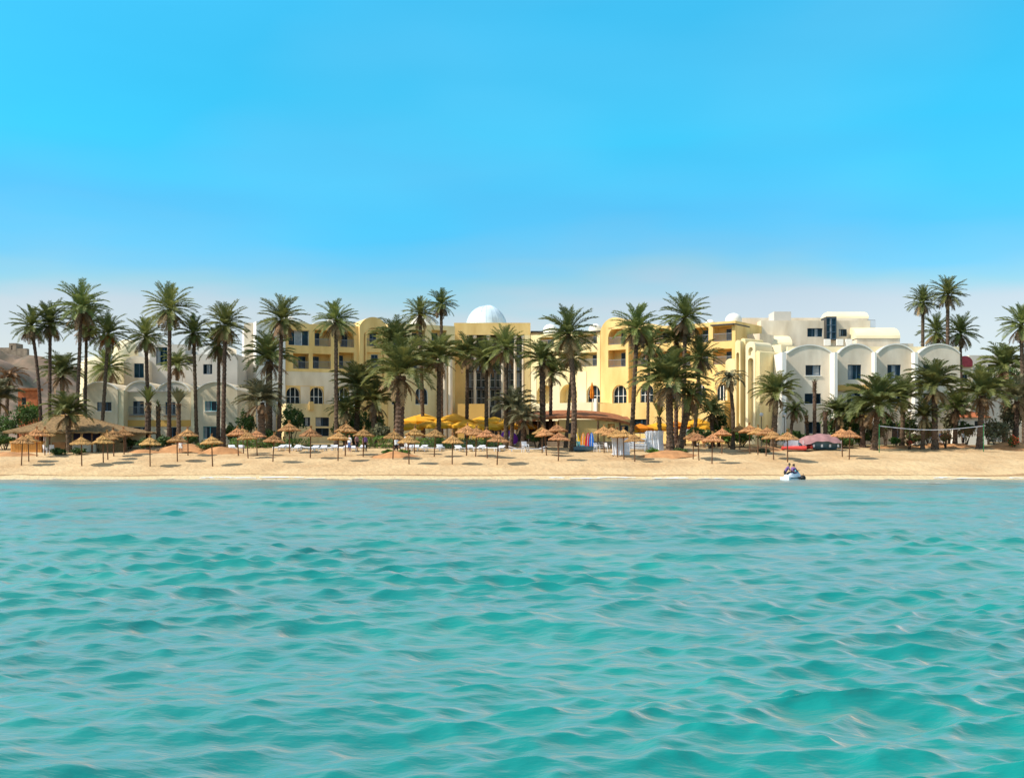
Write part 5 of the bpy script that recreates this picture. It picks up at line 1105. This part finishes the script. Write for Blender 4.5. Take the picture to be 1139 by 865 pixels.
mb = MB(); pts = [(-1.3, -.6, .32), (.7, -.6, .32), (1.35, -.3, .42), (1.5, 0, .46), (1.35, .3, .42), (.7, .6, .32), (-1.3, .6, .32)]; mb.tube(pts, [.16, .22, .22, .22, .22, .22, .16], 10); mb.build('tube', M['cloth_red'], ib, smooth=True)
mb = MB(); mb.box(-1.1, 1.0, -.42, .42, .18, .24); mb.build('floor_board', M['shade_interior'], ib); mb = MB(); mb.box(-.2, .05, -.45, .45, .42, .48); mb.build('bench', M['pole_wood'], ib)
mb = MB()
for i in range(10):
    a, b = i / 10, (i + 1) / 10; f = lambda q: (-1.1 + 2.1 * q, .55 + .15 * math.sin(3 * q), .45 + .75 * math.sin(PI * (.15 + .7 * q)))
    A_, B_ = f(a), f(b); mb.quad((A_[0], A_[1], .35), (B_[0], B_[1], .35), B_, A_); mb.quad(A_, B_, (B_[0], B_[1] + .5, .35), (A_[0], A_[1] + .5, .35))
mb.build('canvas', M['cloth_white'], ib)
# volleyball net
YN = 108.5; p0 = on_ground(978, 502.5); p1 = on_ground(1094, 502.5)
vn = empty('volleyball_net', ((p0.x + p1.x) / 2, p0.y, p0.z), 'sagging white volleyball net strung between two green posts', 'net'); WORLD_BUILT.add(vn)
for p, py in ((p0, 472.5), (p1, 472)):
    mb = MB(); mb.tube([(p.x, p.y, p.z - .3), (p.x, p.y, wz(py, p.y))], .04, 8); mb.lathe([(.001, .06), (.05, .04), (.05, 0)], 8, (p.x, p.y, wz(py, p.y))); mb.build('post', M['green_paint'], vn)
pp = lambda t: (p0.x + (p1.x - p0.x) * t, p0.y, wz(473.2, p0.y) - .38 * math.sin(PI * t) ** 1.1)
mb = MB(); n = 40
for i in range(n):
    a, b = pp(i / n), pp((i + 1) / n); mb.box(0, 1, -.012, .012, 0, 1, lambda x, y, z: (a[0] + (b[0] - a[0]) * x, a[1] + y, a[2] + (b[2] - a[2]) * x - .075 * (1 - z)))
mb.build('top_band', M['net'], vn)
mb = MB()
for i in range(1, 90): q = pp(i / 90); mb.box(q[0] - .004, q[0] + .004, q[1] - .004, q[1] + .004, q[2] - .95, q[2] - .12)
for k in range(1, 8):
    for i in range(n): a, b = pp(i / n), pp((i + 1) / n); mb.box(0, 1, -.004, .004, 0, 1, lambda x, y, z: (a[0] + (b[0] - a[0]) * x, a[1] + y, a[2] + (b[2] - a[2]) * x - .12 - k * .118 + .008 * z))
mb.build('mesh_net', M['pole_wood'], vn)
for px, py, lab in ((847, 461, 'white globe garden lamp left of the green palm'), (872.5, 461, 'white globe garden lamp right of the green palm'), (1012, 457, 'small white globe lamp above the left half of the net')):
    Y = 116; gz = ground(Y); z = wz(py, Y) - gz; root = empty('garden_lamp', (wx(px, Y), Y, gz), lab, 'lamp', 'globe lamps of the garden')
    mb = MB(); mb.lathe([(.12, 0), (.10, .12), (.04, .2), (.035, z - .2), (.09, z - .16)], 10); mb.build('pole', M['dark_trim'], root); mb = MB(); mb.lathe([(.2 * math.sin(PI * i / 10) + .001, z - .2 * math.cos(PI * i / 10)) for i in range(11)], 14); mb.build('globe', M['white_plastic'], root, smooth=True)
# purple and white beach parasol under the low palms
p = on_ground(562, 496); bp = empty('beach_parasol', p, 'purple beach parasol with one white panel tipped on its side', 'parasol'); bp.rotation_euler = (R(52), R(8), .3)
for m, js in (('purple_cloth', (0, 1, 2, 3, 4, 6, 7)), ('cloth_white', (5,))):
    mb = MB()
    for j in js:
        for s in range(3):
            a, b = 2 * PI * (j + s / 3) / 8, 2 * PI * (j + (s + 1) / 3) / 8
            for k in range(5): r0, r1 = .95 * k / 5, .95 * (k + 1) / 5; h = lambda q: 1.9 - .42 * (q / .95) ** 2; mb.quad((r0 * math.cos(a), r0 * math.sin(a), h(r0)), (r1 * math.cos(a), r1 * math.sin(a), h(r1)), (r1 * math.cos(b), r1 * math.sin(b), h(r1)), (r0 * math.cos(b), r0 * math.sin(b), h(r0)))
    mb.build('canopy' if len(js) > 1 else 'canopy_panel', M[m], bp)
mb = MB(); mb.tube([(0, 0, .2), (0, 0, 2.0)], .022, 6); mb.build('pole', M['white_metal'], bp)

# ------------------------------------------------------------------ people
def keep_largest(bm):
    'drop loose points and scraps, keep the one connected piece'
    seen = set(); best = []
    for v in bm.verts:
        if v in seen: continue
        st = [v]; seen.add(v); grp = []
        while st:
            x = st.pop(); grp.append(x)
            for e in x.link_edges:
                y = e.other_vert(x)
                if y not in seen: seen.add(y); st.append(y)
        if len(grp) > len(best): best = grp
    best = set(best); bmesh.ops.delete(bm, geom=[v for v in bm.verts if v not in best], context='VERTS')
def person(loc, rz, label, shirt, shorts, pose='stand', skirt=False, sc=1.0, hairm='hair'):
    root = empty('person', loc, label, 'person', None, rz, sc); r = random.Random(int(loc[0] * 100))
    V, E_, Rd = [], [], []; wrists = []
    def add(p, rad, par=None):
        V.append(Vector(p)); Rd.append(rad)
        if par is not None: E_.append((par, len(V) - 1))
        return len(V) - 1
    if pose == 'sit': hipz, lean, knee, foot = .55, .25, (.42, .62), (.38, .14)
    elif pose == 'bend': hipz, lean, knee, foot = .86, .62, (.10, .46), (-.05, .06)
    else: hipz, lean, knee, foot = .92, .03, (.03, .49), (-.02, .06)
    d = Vector((0, -math.sin(lean), math.cos(lean))); pel = add((0, 0, hipz), .125)      # faces -y
    H = Vector((0, 0, hipz)); sp1 = add(H + d * .20, .120, pel); sp2 = add(H + d * .38, .140, sp1); nk = add(H + d * .53, .062, sp2)
    hd = Vector((0, -math.sin(lean * .5), math.cos(lean * .5))); h0 = add(V[nk] + hd * .10, .075, nk); h1 = add(V[h0] + hd * .10, .098, h0); add(V[h1] + hd * .07, .075, h1)
    ns = add(V[h0] + hd * .055 + Vector((0, -.105, 0)), .016, h0)
    for s in (-1, 1):
        sh = add(V[sp2] + Vector((s * .17, 0, 0)) + d * .06, .062, sp2)
        if pose == 'stand': el_, wr = V[sh] + Vector((s * .06, .03, -.28)), V[sh] + Vector((s * .07, -.06, -.52))
        elif pose == 'sit': el_, wr = V[sh] + Vector((s * .08, -.16, -.20)), V[sh] + Vector((s * .06, -.40, -.20))
        else: el_, wr = V[sh] + Vector((s * .05, -.14, -.24)), V[sh] + Vector((s * .04, -.40, -.30))
        wrists.append(wr + (wr - el_).normalized() * .09); e = add(el_, .043, sh); w = add(wr, .030, e); dr = (wr - el_).normalized(); pm = add(wr + dr * .07, .034, w)
        sd_ = dr.cross(Vector((0, 0, 1)) if abs(dr.z) < .9 else Vector((0, 1, 0))).normalized()
        for k in range(4):
            q = add(V[pm] + dr * .045 + sd_ * (.022 * (k - 1.5)), .0095, pm); add(V[q] + dr * (.05, .06, .055, .04)[k] + Vector((0, 0, -.012)), .008, q)
        tq = add(V[w] + dr * .05 + sd_ * (.045 * s), .010, w); add(V[tq] + dr * .04 + sd_ * (.012 * s), .009, tq)
        hp = add((s * .095, 0, hipz - .06), .098, pel); kn = add((s * .12, -knee[0], knee[1]), .062, hp); cf = add((s * .115, -(knee[0] + foot[0]) / 2 + .02, (knee[1] + foot[1]) / 2 + .04), .056, kn); an = add((s * .11, -foot[0] if pose != 'sit' else -foot[0], foot[1]), .038, cf); add((s * .13, -foot[0] - .17, foot[1] - .03), .036, an)
    me = bpy.data.meshes.new('body'); me.from_pydata([tuple(v) for v in V], E_, []); me.update()
    o = bpy.data.objects.new('body', me); COL.objects.link(o)
    sk = o.modifiers.new('skin', 'SKIN'); sk.use_smooth_shade = True
    for i, dv in enumerate(me.skin_vertices[0].data): dv.radius = (Rd[i], Rd[i]); dv.use_root = (i == 0)
    ss = o.modifiers.new('sub', 'SUBSURF'); ss.levels = 1; ss.render_levels = 1
    dg = bpy.context.evaluated_depsgraph_get(); body = bpy.data.meshes.new_from_object(o.evaluated_get(dg)); bpy.data.objects.remove(o)
    bm = bmesh.new(); bm.from_mesh(body); keep_largest(bm); bm.to_mesh(body); bm.free(); body.materials.clear(); body.materials.append(M['skin']); body.polygons.foreach_set('use_smooth', [True] * len(body.polygons)); b = link('body', body, root)
    nkz = V[nk]
    def region(name, test, m, off):
        bm = bmesh.new(); bm.from_mesh(body); bm.normal_update()
        for v in bm.verts: v.co += v.normal * off
        bmesh.ops.delete(bm, geom=[f for f in bm.faces if not test(f.calc_center_median()) or min((f.calc_center_median() - w_).length for w_ in wrists) < .12], context='FACES')
        keep_largest(bm)
        mm = bpy.data.meshes.new(name); bm.to_mesh(mm); bm.free(); mm.materials.clear(); mm.materials.append(M[m]); link(name, mm, root)
    along = lambda c: (c - H).dot(d)
    region('shirt', lambda c: .04 < along(c) < .50 and (abs(c.x) < .25), shirt, .014)
    region('shorts' if not skirt else 'trousers', lambda c: along(c) <= .06 and abs(c.x) < .26 and c.z > (hipz - .42 if not skirt else .12) and (pose != 'sit' or (c.y > -.36 and c.z < .70)) and (pose != 'bend' or c.y > -.22), shorts, .016)
    hc = V[h1]; region('hair', lambda c: (c - hc).length < .22 and (c.z > hc.z + .035 or (c.y > hc.y + .02 and c.z > hc.z - .09)) and (c - nkz).dot(hd) > .07, hairm, .014)
    return root
def stand(px, py, rz, lab, shirt, shorts, **k): return person(on_ground(px, py), rz, lab, shirt, shorts, **k)
stand(406, 502.5, .4, 'person in a lilac shirt and black trousers standing under a straw parasol', 'cloth_purple', 'cloth_black', skirt=True)
stand(389, 503, -.6, 'person in a white top and blue shorts standing among the loungers', 'cloth_white', 'cloth_blue')
stand(397, 502, .9, 'person in a pink top standing left of the lilac shirt', 'cloth_pink', 'cloth_black')
stand(440.5, 506, .2, 'person in a white shirt and black shorts at the green planting', 'cloth_white', 'cloth_black')
stand(452, 502, -.4, 'person in white right of the green planting', 'cloth_white', 'cloth_white')
stand(85.3, 500, .2, 'waiter in a white shirt standing before the dark bar opening', 'cloth_white', 'cloth_black')
stand(157.3, 497.5, .3, 'person in a white shirt by the hedge before the annexe door', 'cloth_white', 'cloth_blue')
stand(201, 504, -.3, 'person in a pink shirt on the red soil heap', 'cloth_pink', 'cloth_white')
stand(1071, 497, .6, 'person in a white shirt behind the right half of the net', 'cloth_white', 'cloth_black')
stand(1047, 497.5, -.3, 'person in a pale blue outfit behind the middle of the net', 'cloth_blue', 'cloth_white')
stand(783, 498, .5, 'person with black shirt under the right clump parasols', 'cloth_black', 'cloth_red')
# the jet ski at the water's edge
YJ = 90.6; js = empty('jet_ski', (wx(882, YJ), YJ, -.22), 'white and cyan jet ski floating at the edge of the beach', 'jet ski', rz=R(38), scale=.85)
mb = hull(MB(), 2.5, 1.05, .52, 0, flat=.8); mb.build('hull', M['white_plastic'], js)
mb = MB(); mb.tube([(-1.1, 0, .52), (-.5, 0, .60), (.2, 0, .66), (.75, 0, .60), (1.15, 0, .50)], [.20, .34, .36, .30, .08], 12); mb.build('deck', M['white_plastic'], js, smooth=True)
mb = MB(); mb.tube([(-1.0, 0, .72), (-.5, 0, .86), (.05, 0, .84)], [.14, .17, .14], 10); mb.build('saddle', M['rubber'], js, smooth=True)
mb = MB(); mb.tube([(.15, 0, .85), (.45, 0, 1.02), (.75, 0, .82)], [.14, .20, .16], 10); mb.build('cowl', M['cyan_paint'], js, smooth=True)
mb = MB(); mb.tube([(.28, -.38, 1.12), (.36, -.1, 1.08), (.36, .1, 1.08), (.28, .38, 1.12)], .025, 6); mb.build('handlebar', M['rubber'], js)
for s in (-1, 1): mb = MB(); mb.box(-1.0, .7, s * .50 - .03, s * .50 + .03, .40, .50); mb.build('bumper', M['rubber'], js)
person((wx(881, YJ), YJ - .15, -.04), R(128), 'person in a purple top riding the jet ski', 'cloth_purple', 'cloth_black', pose='sit', sc=.98)
person((wx(873, YJ - .3), YJ - .3, -.22), R(75), 'person in a purple shirt and black shorts bending over the jet ski', 'cloth_purple', 'cloth_black', pose='bend')
bu = empty('mooring_buoy', (wx(893, 90.3), 90.3, .02), 'small black buoy in the water right of the jet ski', 'buoy')
mb = MB(); mb.lathe([(.24 * math.sin(PI * i / 10) + .001, .12 - .22 * math.cos(PI * i / 10)) for i in range(11)], 14); mb.build('float', M['rubber'], bu, smooth=True); mb = MB(); mb.tube([(0, 0, .33), (.05, 0, .42), (0, 0, .46)], .02, 6); mb.build('ring', M['rubber'], bu)
